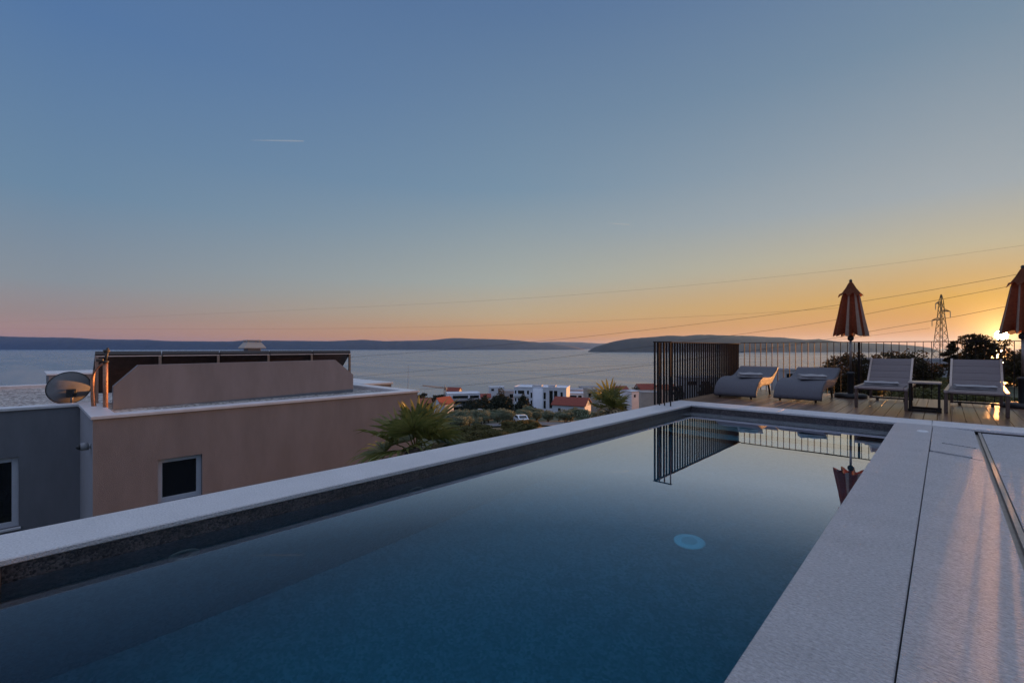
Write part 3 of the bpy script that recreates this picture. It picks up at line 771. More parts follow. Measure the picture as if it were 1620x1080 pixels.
# solar collectors
names = ['leftmost solar collector on the gravel roof, next to the copper coloured pipes','second solar collector from the pipes, behind the sloped end of the grey upstand','middle solar collector of the row behind the grey upstand wall','fourth solar collector from the left in the row on the roof','rightmost solar collector at the far end of the roof row']
edges = [.95,2.03,3.12,4.21,5.29,6.37]
for k in range(5):
    y0, y1 = edges[k]+.012, edges[k+1]-.012
    o = thing('solar_collector', names[k], 'solar panel', (-12.8,y0,-.2), 0, 'solar collectors on the neighbour roof')
    A_ = Vector((-13.30,0,.02)); B_ = Vector((-12.30,0,.87)); dd = (B_-A_).normalized(); nv = Vector((dd.z,0,-dd.x)) * -1
    nv = Vector((-dd.z,0,dd.x))    # sunny side, away from the pool
    def slab(p, q, ta, tb, w0, w1):
        mb = MB(); vs = []
        for pt in (p, q):
            for yy in (w0, w1):
                vs.append(pt + nv*ta + Vector((0,yy,0))); vs.append(pt + nv*tb + Vector((0,yy,0)))
        mb.add(vs, [(0,1,3,2),(4,6,7,5),(0,4,5,1),(2,3,7,6),(0,2,6,4),(1,5,7,3)]); return mb
    slab(A_+dd*.03, B_-dd*.03, 0, .06, y0+.03, y1-.03).build('back_sheet', M['panelback'], o, world=True)
    slab(A_+dd*.03, B_-dd*.03, .061, .07, y0+.03, y1-.03).build('glass', M['panel'], o, world=True)
    fb = MB()
    for pp, qq, w0, w1 in ((A_,A_+dd*.03,y0,y1),(B_-dd*.03,B_,y0,y1),(A_+dd*.03,B_-dd*.03,y0,y0+.03),(A_+dd*.03,B_-dd*.03,y1-.03,y1)):
        s2 = slab(pp, qq, -.004, .075, w0, w1); fb.add(s2.v, s2.f)
    fb.build('frame', M['black'], o, world=True)
    MB().box((-12.325,y0,.822), (-12.285,y1,.838)).build('mount_rail', M['cap'], o, world=True)
    yc = y1-.02
    b = MB(); b.bar((-12.33,yc,-.2), (-12.33,yc,.82), .05, .05); b.bar((-12.35,yc,.1), (-13.2,yc,.1), .03, .03); b.bar((-13.25,yc,-.2), (-13.25,yc,.05), .04, .04)
    b.build('support_post', M['copper'] if 0 else M['alu'], o, world=True)
    if k == 0:
        b = MB(); b.bar((-12.33,y0+.02,-.2), (-12.33,y0+.02,.82), .05, .05); b.bar((-13.25,y0+.02,-.2), (-13.25,y0+.02,.05), .04, .04); b.build('support_post', M['alu'], o, world=True)
o = thing('pipe_riser', 'pair of copper coloured lagged pipes with valve rising beside the collectors', 'pipe', (-11.4,1.0,-.2))
b = MB(); b.tube([(-11.4,1.03,-.2),(-11.4,1.03,.3),(-11.4,1.03,.72)], .038, 12); b.build('lagged_pipe', M['copper'], o, world=True)
b = MB(); b.tube([(-11.75,.90,-.2),(-11.75,.885,.1),(-11.75,.88,.42),(-11.72,.90,.55),(-11.6,.96,.66),(-11.48,1.02,.72)], [.038,.038,.036,.02,.016,.016], 12); b.build('curved_pipe', M['copper'], o, world=True)
b = MB(); b.cyl((-11.4,1.03,.72), (-11.4,1.03,.76), .05, n=14); b.cyl((-11.4,1.03,.76), (-11.4,1.06,.95), .024, n=10); b.cyl((-11.4,1.0,.93), (-11.4,1.09,.95), .03, n=10); b.cyl((-11.4,1.06,.955), (-11.4,1.06,1.0), .018, n=10); b.bbox((-11.46,.90,.74), (-11.36,1.0,.80), .01)
b.build('valve', M['foot'], o, world=True)
o = thing('roof_chimney', 'small pale chimney with sloping cowl rising behind the solar collectors', 'chimney', (-15,4.64,-.08))
b = MB(); b.bbox((-.18,-.18,0), (.18,.18,1.06), .01); b.build('shaft', M['render'], o)
b = MB(); q = [(.29,1.061),(.29,1.09),(.18,1.25)]; vs = []
for r, z in q: vs += [(-r,-r,z),(r,-r,z),(r,r,z),(-r,r,z)]
b.add(vs, [(j*4+k, j*4+(k+1) % 4, (j+1)*4+(k+1) % 4, (j+1)*4+k) for j in range(2) for k in range(4)] + [(3,2,1,0),(8,9,10,11)])
b.bbox((-.2,-.2,1.275), (.2,.2,1.31), .006)
for sx in (-1,1):
    for sy in (-1,1): b.box((sx*.15-.015,sy*.15-.015,1.25), (sx*.15+.015,sy*.15+.015,1.275))
b.build('cowl', M['townbeige'], o)
x, y = C(642, 17.5)
o = thing('antenna_mast', 'thin grey antenna pole rising behind the end of the flat roof', 'antenna', (x,y,ground(x,y)))
MB().cyl((0,0,0), (.09,.05,Z(578,17.5)-ground(x,y)), .02, .008, 8).build('pole', M['alu'], o)

# ------------------------------------------------------------------ plants
def crown_mb(rnd, lumps, n, leaf, flat=.0):
    mb = MB(); vs, fs = [], []
    wts = [l[3]*l[4]*l[5] for l in lumps]
    for i in range(n):
        l = rnd.choices(lumps, wts)[0]
        while True:
            p = Vector((rnd.uniform(-1,1), rnd.uniform(-1,1), rnd.uniform(-1,1)))
            if .001 < p.length < 1: break
        rr = p.length**.45
        p = p.normalized()*rr*(1+.10*rnd.gauss(0,1))
        c = Vector((l[0]+p.x*l[3], l[1]+p.y*l[4], l[2]+p.z*l[5]))
        nrm = (Vector((rnd.gauss(0,1), rnd.gauss(0,1), rnd.gauss(0,1)+flat)) + p*.6).normalized()
        a = nrm.orthogonal().normalized(); a.rotate(Matrix.Rotation(rnd.uniform(0,6.28), 3, nrm)); q = nrm.cross(a)
        s = leaf*rnd.uniform(.6,1.4); w = s*rnd.uniform(.4,.65)
        k = len(vs)
        vs += [c-a*s, c-q*w*.9-a*s*.1, c+a*s, c+q*w]
        fs.append((k,k+1,k+2,k+3))
    mb.add(vs, fs, 0, False)
    return mb
def trunk_mb(rnd, h, r, spread, top):
    mb = MB(); pts = [(0,0,-.4)]; x = y = 0
    for i in range(1,5):
        x += rnd.uniform(-.06,.06)*h; y += rnd.uniform(-.06,.06)*h; pts.append((x,y,h*i/4))
    mb.tube(pts, [r*1.25,r,r*.85,r*.75,r*.6], 8)
    for k in range(5):
        a = rnd.uniform(0,6.28); z0 = rnd.uniform(.5,1)*h
        s = spread*rnd.uniform(.5,.9)
        mb.tube([(x*z0/h,y*z0/h,z0),(x+.5*s*math.cos(a),y+.5*s*math.sin(a),z0+(top-z0)*.35),(x+s*math.cos(a),y+s*math.sin(a),z0+(top-z0)*.75)], [r*.5,r*.33,r*.12], 6)
    return mb
def rand_lumps(rnd, w, z0, z1, n, k=.5):
    L = [(0,0,(z0+z1)/2,w*.62,w*.62,(z1-z0)*.42)]
    for i in range(n):
        a = rnd.uniform(0,6.28); r = w*rnd.uniform(.35,.75); s = w*k*rnd.uniform(.55,1.0)
        L.append((r*math.cos(a), r*math.sin(a), rnd.uniform(z0+s*.6, z1-s*.6), s, s*rnd.uniform(.7,1.1), s*rnd.uniform(.55,.8)))
    return L
def tree(name, label, cat, pos, lumps, n, leaf, m, h, r, spread, top, seed, group=None, flat=0):
    rnd = random.Random(seed)
    o = thing(name, label, cat, pos, 0, group)
    trunk_mb(rnd, h, r, spread, top).build('trunk', M['bark'], o, fixn=False)
    crown_mb(rnd, lumps, n, leaf, flat).build('crown', m, o, fixn=False)
    return o
# olive grove on the slope
rnd = random.Random(4)
protos = []
for k in range(3):
    rr = random.Random(40+k)
    protos.append(tree('olive_tree', '', 'tree', (0,0,0), rand_lumps(rr,2.0,.9,3.3,9), 2600, .13, M['olive'], 1.2, .16, 1.3, 2.6, 50+k))
used = [False]*3
def place_olive(u, Y, sc):
    k = rnd.randrange(3)
    o = protos[k] if not used[k] else copy_tree(protos[k]); used[k] = True
    x, y = C(u, Y); o.location = (x, y, ground(x, y)-.1); o.scale = (sc, sc, sc*rnd.uniform(.8,1)); o.rotation_euler = (0,0,rnd.uniform(0,6.28))
    tag(o, 'grey green olive tree in the grove on the slope below the pool', 'tree', 'olive trees on the slope')
spots = []
for i in range(64):
    for t in range(40):
        Y = rnd.uniform(84,126); u = rnd.uniform(705,1034)
        x, y = C(u, Y)
        if all((x-a)**2+(y-c)**2 > 9 for a, c in spots) and not (852 < u < 945 and Y > 118) and not (690 < u < 730 and Y > 150):
            spots.append((x, y)); place_olive(u, Y, rnd.uniform(.7,1.05)); break
for u, Y in ((735,66),(752,74),(742,80),(766,84),(729,58),(925,66),(945,72),(962,66),(1000,62),(1020,58),(985,76)):
    place_olive(u, Y, rnd.uniform(.55,.85))
# dark conifers in front of the white block
def conifer(label, u, Y, vt, w, seed):
    x, y = C(u, Y); g = ground(x, y); h = Z(vt, Y)-g; rr = random.Random(seed)
    L = []
    for i in range(22):
        t = rr.uniform(0,1)**1.5; a = rr.uniform(0,6.28); rad = w*(1-t)**.8*rr.uniform(.25,.8)
        L.append((rad*math.cos(a), rad*math.sin(a), h*(.05+.9*t), .30*w*(1.1-t)+.25, .30*w*(1.1-t)+.25, .11*h*(1.1-t)+.25))
    L.append((0,0,h*.36,w*.62,w*.62,h*.36)); L.append((0,0,h*.8,w*.16,w*.16,h*.19))
    tree('conifer_tree', label, 'tree', (x,y,g-.2), L, 7000, .26, M['conifer'], h*.55, .22, w*.5, h*.7, seed+9, 'dark conifers in the town')
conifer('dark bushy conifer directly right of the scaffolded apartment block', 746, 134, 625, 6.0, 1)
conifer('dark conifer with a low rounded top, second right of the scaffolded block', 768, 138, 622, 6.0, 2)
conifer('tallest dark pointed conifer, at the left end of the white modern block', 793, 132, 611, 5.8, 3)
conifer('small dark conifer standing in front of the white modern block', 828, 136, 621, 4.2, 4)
# trees beyond the deck
def broad(label, name, u, Y, vt, w, n, seed, leaf=.12, z0f=.25, m='oak', lumps=12, low=None):
    x, y = C(u, Y); g = ground(x, y) if low is None else low
    h = Z(vt, Y)-g; rr = random.Random(seed)
    tree(name, label, 'tree', (x,y,g), rand_lumps(rr, w, h*z0f, h, lumps, .42), n, leaf, M[m], h*.45, .11+.02*w, w*.7, h*.85, seed+3, 'trees beyond the deck')
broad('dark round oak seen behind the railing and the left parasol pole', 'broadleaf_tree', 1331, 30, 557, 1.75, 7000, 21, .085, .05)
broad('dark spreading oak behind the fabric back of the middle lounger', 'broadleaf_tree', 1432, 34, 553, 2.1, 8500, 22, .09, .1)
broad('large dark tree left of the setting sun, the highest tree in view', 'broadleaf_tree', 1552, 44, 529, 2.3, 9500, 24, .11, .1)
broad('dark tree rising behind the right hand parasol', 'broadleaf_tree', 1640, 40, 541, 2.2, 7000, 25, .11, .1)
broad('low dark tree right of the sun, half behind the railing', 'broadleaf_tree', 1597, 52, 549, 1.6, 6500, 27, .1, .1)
# layered pine by the pylon
x, y = C(1503, 60); g = ground(x, y); h = Z(540, 60)-g
rr = random.Random(71); L = []
for i in range(13):
    t = i/12; a = rr.uniform(0,6.28); rad = 1.1*(1-t*.6)*rr.uniform(.2,1)
    L.append((rad*math.cos(a), rad*math.sin(a), h*(.45+.52*t), .65*(1.1-t*.5), .65*(1.1-t*.5), .22))
tree('pine_tree', 'small layered pine standing right of the lattice pylon', 'tree', (x,y,g), L, 3600, .13, M['oak'], h*.85, .10, 1.0, h*.95, 72, 'trees beyond the deck', 1)
# scrub
bp = []
for k in range(3):
    rr = random.Random(90+k)
    o = thing('scrub_bush', '', 'bush')
    rb = MB()
    for q in range(6):
        a = rr.uniform(0,6.28); rb.tube([(0,0,-.2),(.25*math.cos(a),.25*math.sin(a),.35),(.5*math.cos(a),.5*math.sin(a),.75)], [.03,.02,.008], 5)
    rb.build('stem', M['bark'], o, fixn=False)
    crown_mb(rr, rand_lumps(rr,.85,.05,1.25,9), 2200, .07, 0).build('foliage', M['scrub'], o, fixn=False)
    bp.append(o)
ub = [False]*3
def place_bush(u, Y, sc, label, group):
    k = rnd.randrange(3); o = bp[k] if not ub[k] else copy_tree(bp[k]); ub[k] = True
    x, y = C(u, Y); o.location = (x, y, ground(x, y)-.05); o.scale = (sc*1.15,sc*1.15,sc*rnd.uniform(.7,1)); o.rotation_euler = (0,0,rnd.uniform(0,6.28))
    tag(o, label, 'bush', group)
sp2 = []
for i in range(64):
    for t in range(30):
        Y = rnd.uniform(13.5,44); u = rnd.uniform(1180,1680)
        if u < 1290 and Y > 26: continue
        x, y = C(u, Y)
        if y > 13.4 and all((x-a)**2+(y-c)**2 > 1.3 for a, c in sp2):
            sp2.append((x, y)); place_bush(u, Y, rnd.uniform(.6,1.15), 'yellow green scrub bush on the slope beyond the deck railing', 'scrub bushes beyond the deck'); break
for i in range(40):
    u = rnd.uniform(690,850); Y = rnd.uniform(36,52); place_bush(u, Y, rnd.uniform(.6,1.0), 'low green scrub bush on the slope below the pool wall', 'scrub bushes below the pool')
# fan palms
def fan_palm(label, u, Y, vc, R0, seed, nf, dryp):
    rr = random.Random(seed)
    x, y = C(u, Y); g = ground(x, y); zc = Z(vc, Y)-g
    o = thing('fan_palm', label, 'palm tree', (x,y,g), 0, 'fan palms beside the pool')
    b = MB(); b.tube([(0,0,-.3),(.03,0,zc*.4),(0,.04,zc*.75),(0,0,zc)], [.17,.13,.13,.10], 12)
    for k in range(26):
        a = rr.uniform(0,6.28); z = zc*rr.uniform(.45,.98); b.tube([(.11*math.cos(a),.11*math.sin(a),z),(.17*math.cos(a),.17*math.sin(a),z+.08),(.20*math.cos(a),.20*math.sin(a),z+.17)], [.03,.022,.006], 5)
    b.build('trunk', M['bark'], o)
    for k in range(nf):
        t = (k+.5)/nf
        el = R(80 - 120*t + rr.uniform(-10,10)); az = k*2.39996 + rr.uniform(-.35,.35)
        pet = R0*rr.uniform(.26,.48); bl = R0*rr.uniform(.58,.78)
        d = Vector((math.cos(az)*math.cos(el), math.sin(az)*math.cos(el), math.sin(el)))
        side = Vector((-math.sin(az), math.cos(az), 0)); side.rotate(Matrix.Rotation(rr.uniform(-.5,.5), 3, d))
        up = side.cross(d)*-1
        if up.z < 0: up = -up
        base = Vector((rr.uniform(-.05,.05),rr.uniform(-.05,.05),zc+rr.uniform(-.12,.05)))
        hub = base + d*pet - Vector((0,0,.12*pet*(1-math.sin(el))))
        mb = MB(); mb.tube([base, base+d*pet*.5, hub], [.016,.012,.009], 6)
        ns = rr.randint(13,16); dry = t > 1-dryp
        droop = rr.uniform(.02,.22) + .5*t*t + (.5 if dry else 0)
        for s in range(ns):
            if dry and rr.random() < .25: continue
            f = (s+.5)/ns*2-1
            an = f*R(rr.uniform(100,106)) + rr.uniform(-.04,.04)
            L = bl*(1-.22*abs(f)**2)*rr.uniform(.82,1.05)
            dr = (d*math.cos(an) + side*math.sin(an) + up*(.28*abs(f))).normalized()
            w = bl*rr.uniform(.044,.062)
            pl = dr.cross(up).normalized()
            cup = up*w*.55
            sag = Vector((0,0,-1))*L*droop
            tw = rr.uniform(.5,1.5)
            q = [hub + dr*L*a + sag*b_*tw for a, b_ in ((0,0),(.3,.02),(.55,.10),(.78,.34),(1,.85))]
            ws = [w*.15, w*.8, w, w*.6, .0005]
            vs = []
            for p_, ww in zip(q, ws): vs += [p_-pl*ww+cup*(ww/w), p_, p_+pl*ww+cup*(ww/w)]
            mb.add(vs, [(3*a+c,3*a+c+1,3*a+c+4,3*a+c+3) for a in range(4) for c in range(2)], 0, False)
        mb.build('frond', M['palmdry'] if dry else M['palm'], o, fixn=False)
fan_palm('fan palm with green fronds between the pool coping and the taupe house', 656, 8.3, 708, 1.2, 5, 19, .22)
fan_palm('fan palm with drying fronds beyond the coping near the slat fence', 966, 13.0, 648, .84, 11, 15, .5)

# ------------------------------------------------------------------ town on the slope
def block(name, label, cat, u, Y, vt, w, dpt, rot, wall, nfl, wins=(), roofm=None, cap=True, group='houses in the town below', zb=None, hgt=None, ridge=None, roofkind='flat'):
    x, y = C(u, Y); g = ground(x, y) if zb is None else zb
    top = Z(vt, Y)
    o = thing(name, label, cat, (x,y,g-1.5), R(YAW)+R(rot), group)
    H = top-(g-1.5)
    if roofkind == 'flat':
        b = MB(); b.box((-w/2,0,0), (w/2,dpt,H)); b.build('wall', M[wall], o)
        b = MB()
        for a, c in (((-w/2-.12,-.12,H+.002),(w/2+.12,.15,H+.35)), ((-w/2-.12,dpt-.15,H+.002),(w/2+.12,dpt+.12,H+.35)), ((-w/2-.12,.151,H+.002),(-w/2+.15,dpt-.151,H+.35)), ((w/2-.15,.151,H+.002),(w/2+.12,dpt-.151,H+.35))): b.box(a, c)
        b.build('roof_parapet', M[roofm or wall], o)
    else:
        rh = ridge; H2 = H-rh
        b = MB(); b.box((-w/2,0,0), (w/2,dpt,H2))
        if roofkind == 'gable_x':      # ridge along x
            b.add([(-w/2,0,H2),(-w/2,dpt,H2),(-w/2,dpt/2,H-.15)], [(0,1,2)]); b.add([(w/2,0,H2),(w/2,dpt,H2),(w/2,dpt/2,H-.15)], [(0,1,2)])
        else:
            b.add([(-w/2,0,H2),(w/2,0,H2),(0,0,H-.15)], [(0,1,2)]); b.add([(-w/2,dpt,H2),(w/2,dpt,H2),(0,dpt,H-.15)], [(0,1,2)])
        b.build('wall', M[wall], o)
        b = MB(); e = .4; th = .18
        if roofkind == 'gable_x':
            for s0, s1 in ((-e, dpt/2), (dpt+e, dpt/2)):
                vs = []
                for xx in (-w/2-e, w/2+e):
                    vs += [(xx,s0,H2-e*rh/(dpt/2)),(xx,s1,H),(xx,s1,H+th),(xx,s0,H2-e*rh/(dpt/2)+th)]
                b.add(vs, [(0,1,2,3),(7,6,5,4),(0,4,5,1),(1,5,6,2),(2,6,7,3),(3,7,4,0)])
        else:
            for sg in (-1, 1):
                vs = []
                for yy in (-e, dpt+e):
                    vs += [(sg*(w/2+e),yy,H2-e*rh/(w/2)),(0,yy,H),(0,yy,H+th),(sg*(w/2+e),yy,H2-e*rh/(w/2)+th)]
                b.add(vs, [(0,1,2,3),(7,6,5,4),(0,4,5,1),(1,5,6,2),(2,6,7,3),(3,7,4,0)])
        b.build('roof', M[roofm], o)
    for (side, a0, a1, z0, z1) in wins:     # side 'f' front, 'l' left, 'r' right; heights measured down from the top
        b = MB()
        if side == 'f': b.box((a0,-.03,H-z1), (a1,.02,H-z0))
        elif side == 'l': b.box((-w/2-.03,a0,H-z1), (-w/2+.02,a1,H-z0))
        else: b.box((w/2-.02,a0,H-z1), (w/2+.03,a1,H-z0))
        b.build('window', M['glass'], o)
    return o, H
# white modern block
wn = []
for z in (1.2,4.4,7.6):
    wn += [('f',-10.6,-10.0,z,z+2.2),('f',-9.3,-6.6,z,z+2.1),('f',-5.4,-4.6,z,z+1.6)]
for z in (1.6,4.8): wn += [('f',8.6,9.5,z,z+2.2)]
wn += [('f',-3.9,-3.2,2,4.2),('f',-3.9,-3.2,5.2,7.4),('f',1.6,2.5,1.8,4.6),('f',1.6,2.5,5.2,8.4),('f',4.0,5.4,1.0,8.2),('f',5.9,7.3,1.0,8.2),('l',2,3.2,1.3,3.2),('l',5,6.2,1.3,3.2),('l',2,3.2,4.5,6.4)]
o, H = block('apartment_block', 'white modern apartment block with curved bays and tall dark windows', 'apartment block', 854, 190, 613.5, 22, 12, -14, 'townwhite', 4, wn)
b = MB()
n = 14; vs = []
for k in range(n+1):
    a = math.pi*k/n; vs += [(-.7-2.2*math.cos(a),-1.1*math.sin(a)-.035,0),(-.7-2.2*math.cos(a),-1.1*math.sin(a)-.035,H-.3)]
b.add(vs, [(2*k,2*k+2,2*k+3,2*k+1) for k in range(n)], 0, True); b.add(vs, [tuple(2*k+1 for k in range(n+1))]); b.build('bay', M['townwhite'], o)
b = MB(); b.box((-4,4,H+.01), (0,8,H+.8)); b.box((3,3,H+.01), (6,7,H+.9)); b.build('roof_plant', M['towngrey'], o)
b = MB()
for z in (3.6,6.8,10.0): b.box((-11,-1.3,H-z), (-5,-.036,H-z+.2)); b.box((-11,-1.3,H-z+.2), (-5,-1.2,H-z+1.1))
b.build('balcony', M['townwhite'], o)
# scaffolded block
wn = []
for z in (.2,3.0,5.8): wn += [('f',-5.4,2.0,z+.6,z+2.1),('f',3.0,7.4,z+.6,z+2.1)]
o, H = block('apartment_block', 'grey apartment block with scaffolding on its left end beside the crane', 'apartment block', 734, 225, 623, 16, 10, 12, 'townwhite', 4, wn)
b = MB()
for k in range(5): b.box((-8.9,-1.0+0,H-1-2.7*k), (-5.7,-.035,H-.9-2.7*k))
for xx in (-8.9,-7.3,-5.8): b.box((xx,-1.1,0), (xx+.12,-1.0,H+.6))
for k in range(4): b.bar((-8.8,-1.05,H-1-2.7*(k+1)), (-5.8,-1.05,H-1-2.7*k), .1, .1)
b.build('scaffold', M['white'], o)
b = MB()
for z in (3.1,5.9,8.7): b.box((-5.5,-1.2,H-z), (7.6,-.036,H-z+.9))
b.build('balcony', M['towngrey'], o)
x, y = C(704, 300); g = ground(x, y)
o = thing('tower_crane', 'yellow grey tower crane with a long jib above the scaffolded block', 'crane', (x,y,g), R(YAW))
zt = Z(616, 300)-g
b = MB()
for sx in (-.6,.6):
    for sy in (-.6,.6): b.box((sx-.1,sy-.1,0), (sx+.1,sy+.1,zt))
k = 0
while k*1.5 < zt-1.5:
    b.bar((-.6,-.6,k*1.5), (.6,-.6,k*1.5+1.5), .1, .1); b.bar((-.6,.6,k*1.5+1.5), (.6,.6,k*1.5), .1, .1); k += 1
b.build('mast', M['dish'], o)
b = MB(); e = Vector((-12,-14,2.3+zt+1.2)); s0 = Vector((1.5,2,zt+.2))
for dz, dx in ((0,-.4),(0,.4),(.9,0)): b.bar(s0+Vector((dx,0,dz)), e+Vector((dx,0,dz*.6)), .22, .22)
for k in range(14):
    a = s0.lerp(e, k/14); c = s0.lerp(e, (k+1)/14); b.bar(a+Vector((-.4,0,0)), c+Vector((0,0,.7)), .12, .12); b.bar(a+Vector((.4,0,0)), c+Vector((0,0,.7)), .12, .12)
b.build('jib', M['dish'], o)
b = MB(); b.bar((0,0,zt), (0,0,zt+3.2), .4, .4); b.bbox((-.7,.5,zt-.3), (.9,2.2,zt+1.2), .05); b.build('tower_head', M['dish'], o)
# houses
block('townhouse', 'white gabled house with a steep dark red roof left of the scaffolded block', 'house', 691, 200, 629.5, 4.6, 9, -30, 'townwhite', 2, [('f',-.4,.4,3.2,4.3)], 'roofred', ridge=2.6, roofkind='gable_y')
block('townhouse', 'low house with an orange tiled roof just past the end of the taupe house', 'house', 672, 215, 631.5, 6.5, 8, 20, 'townbeige', 2, [('f',-2,-1.2,3.6,4.8),('f',.6,1.4,3.6,4.8)], 'rooforange', ridge=1.9, roofkind='gable_x')
block('townhouse', 'orange roofed house partly behind the fronds of the nearer palm', 'house', 655, 195, 640, 8, 8, 10, 'townbeige', 2, [], 'rooforange', ridge=1.7, roofkind='gable_x')
block('townhouse', 'pale gabled house with a broad red tiled roof below the white modern block', 'house', 899, 150, 630.5, 11, 8, -24, 'townwhite', 1, [('f',-3.5,-2.6,3.2,4.2),('f',1,1.9,3.2,4.2)], 'roofred', ridge=2.1, roofkind='gable_x')
block('villa', 'grey flat roofed villa with glass terrace behind the red roofed house', 'house', 917, 250, 617, 12, 9, -10, 'towngrey', 2, [('f',-5.5,1.5,1.2,3.0),('f',2.5,5,1.2,3.0),('f',-5,5,4.2,5.6)], 'townwhite')
block('villa', 'beige flat roofed villa left of the farther palm', 'house', 945, 235, 616, 10, 9, 6, 'townbeige', 2, [('f',-4.6,-3.2,1.6,3.8),('f',0,2,1.2,2.8)], 'towngrey')
block('villa', 'dark grey villa roof low against the sea behind the beige villa', 'house', 938, 330, 612.5, 17, 9, 4, 'towngrey', 2, [('f',-7,-3,1,2.2),('f',2,6,1,2.2)])
block('townhouse', 'white boxy house with grey side wall left of the slat fence', 'house', 1009, 205, 619.5, 7, 8, 26, 'townwhite', 2, [('f',-2.2,-1.2,1.2,2.4),('f',.8,1.8,1.2,2.4),('f',1,2,4.2,5.4)], 'towngrey')
block('townhouse', 'grey house beside the boxy white house, partly behind the fence bars', 'house', 1028, 190, 621, 7, 7, -8, 'townbeige', 2, [], 'towngrey')
block('townhouse', 'house with a bright red hipped roof rising behind the boxy white house', 'house', 1026, 250, 608, 10, 8, 5, 'townwhite', 2, [], 'roofred', ridge=2.6, roofkind='gable_x')
block('villa', 'long dark flat roofed building seen through the fence bars', 'house', 1110, 175, 598, 13, 9, 0, 'towngrey', 2, [('f',-5,-2,1.2,2.6),('f',0,3,1.2,2.6)])
block('villa', 'low pale flat roofed building behind the gap between the wave loungers', 'house', 1254, 120, 586, 4.5, 6, 0, 'towngrey', 2, [('f',-1.6,1.6,.8,2.2)])
block('villa', 'pale flat building low beside the railing post', 'house', 1367, 150, 567.5, 9, 6, 0, 'towngrey', 1, [('f',-3,3,.7,1.6)])
block('villa', 'low white flat roofed house below the small pine', 'house', 1514, 95, 570, 5.2, 6, 8, 'towngrey', 1, [('f',-2,-.8,.7,1.7)])
block('townhouse', 'white house with small windows peeping over the left edge of the dark conifers', 'house', 764, 260, 624, 9, 8, 8, 'townwhite', 2, [('f',-3,-2,1.2,2.4),('f',1,2,1.2,2.4)], 'roofred', ridge=1.6, roofkind='gable_x')
block('villa', 'grey flat roofed annex between the pointed conifer and the white block', 'house', 803, 215, 619, 9, 8, -6, 'towngrey', 2, [('f',-3,-1.4,1.2,3),('f',1,2.6,1.2,3)])
block('villa', 'low white villa with a glazed front directly right of the white modern block', 'house', 907, 212, 622.5, 9, 8, -8, 'townwhite', 2, [('f',-4,1.5,.8,2.6),('f',2.2,3.8,.8,2.6)])
block('townhouse', 'red roofed white house just left of the farther palm by the shore', 'house', 984, 300, 611.5, 10, 8, 14, 'townwhite', 2, [('f',-3,-2,3.6,4.8),('f',1,2,3.6,4.8)], 'roofred', ridge=2.2, roofkind='gable_x')
block('villa', 'white flat roofed house half hidden by the farther palm', 'house', 988, 222, 620, 8, 8, -12, 'townwhite', 2, [('f',-3,-1.6,1.2,2.8),('f',.8,2.4,1.2,2.8)])
block('townhouse', 'orange roofed house behind the first bars of the slat fence', 'house', 1062, 225, 609, 9, 8, 18, 'townbeige', 2, [('f',-3,-2,3.4,4.6),('f',1,2,3.4,4.6)], 'rooforange', ridge=2.2, roofkind='gable_x')
block('townhouse', 'small red roofed house by the shore between the crane and the pale upstand', 'house', 716, 330, 613.5, 9, 8, -10, 'townbeige', 2, [], 'roofred', ridge=2.2, roofkind='gable_x')
block('villa', 'pale flat roofed house by the shore left of the white modern block', 'house', 786, 330, 612.5, 11, 8, 6, 'townwhite', 2, [('f',-4,-2,1,2.6),('f',1,3,1,2.6)])
# umbrella pine by the shore
x, y = C(900, 420); g = ground(x, y)
tree('umbrella_pine', 'flat topped pine by the shore right of the white block', 'tree', (x,y,g), [(0,0,Z(617,420)-g,3.6,3.6,1.2),(2,0,Z(616,420)-g,2.5,2.5,1.0)], 1800, .4, M['conifer'], Z(619,420)-g, .3, 2, Z(617,420)-g, 66)
rr = random.Random(12)
for i, (u, Y, vt, w) in enumerate(((675,250,627,4),(1008,235,609,3),(1075,160,606,2.6),(1120,120,605,3),(1150,130,608,3))):
    x, y = C(u, Y); g = ground(x, y); h = Z(vt, Y)-g
    lb = ['dark leafy tree behind the orange roofs at the end of the taupe house','dark leafy tree beside the bright red roof near the fence','dark leafy tree seen through the left part of the slat fence','dark leafy tree seen through the dense right part of the slat fence','dark leafy tree low behind the corner of the slat fence'][i]
    tree('broadleaf_tree', lb, 'tree', (x,y,g), rand_lumps(random.Random(200+i), w, h*.3, h, 8), 2200, .28, M['conifer'], h*.5, .2, w*.6, h*.8, 210+i, 'leafy trees in the town')
far = []
for k in range(2):
    rf_ = random.Random(300+k); far.append(tree('broadleaf_tree', '', 'tree', (0,0,0), rand_lumps(rf_, 2.6, 1.2, 5, 8), 1500, .3, M['conifer'], 2.4, .2, 1.6, 4, 310+k))
uf = [False]*2
for i in range(120):
    u = rr.uniform(640,1130); Y = rr.uniform(190,560)
    x, y = C(u, Y); k = i % 2
    o = far[k] if not uf[k] else copy_tree(far[k]); uf[k] = True
    sc = rr.uniform(.9,1.7); o.location = (x,y,ground(x,y)-.3); o.scale = (sc*1.3,sc*1.3,sc); o.rotation_euler = (0,0,rr.uniform(0,6.28))
    tag(o, 'small dark tree among the houses near the shore', 'tree', 'small trees between the town houses')
# street lamp
x, y = C(763, 100); g = ground(x, y)
o = thing('street_lamp', 'single white street lamp standing among the olive trees', 'street lamp', (x,y,g), R(YAW))
hh = Z(647, 100)-g
MB().tube([(0,0,0),(0,0,hh*.95),(-.1,0,hh),(-.5,0,hh+.02)], [.09,.07,.06,.05], 8).build('pole', M['white'], o)
MB().bbox((-.95,-.16,hh-.08), (-.4,.16,hh+.06), .04).build('lamp_head', M['white'], o)
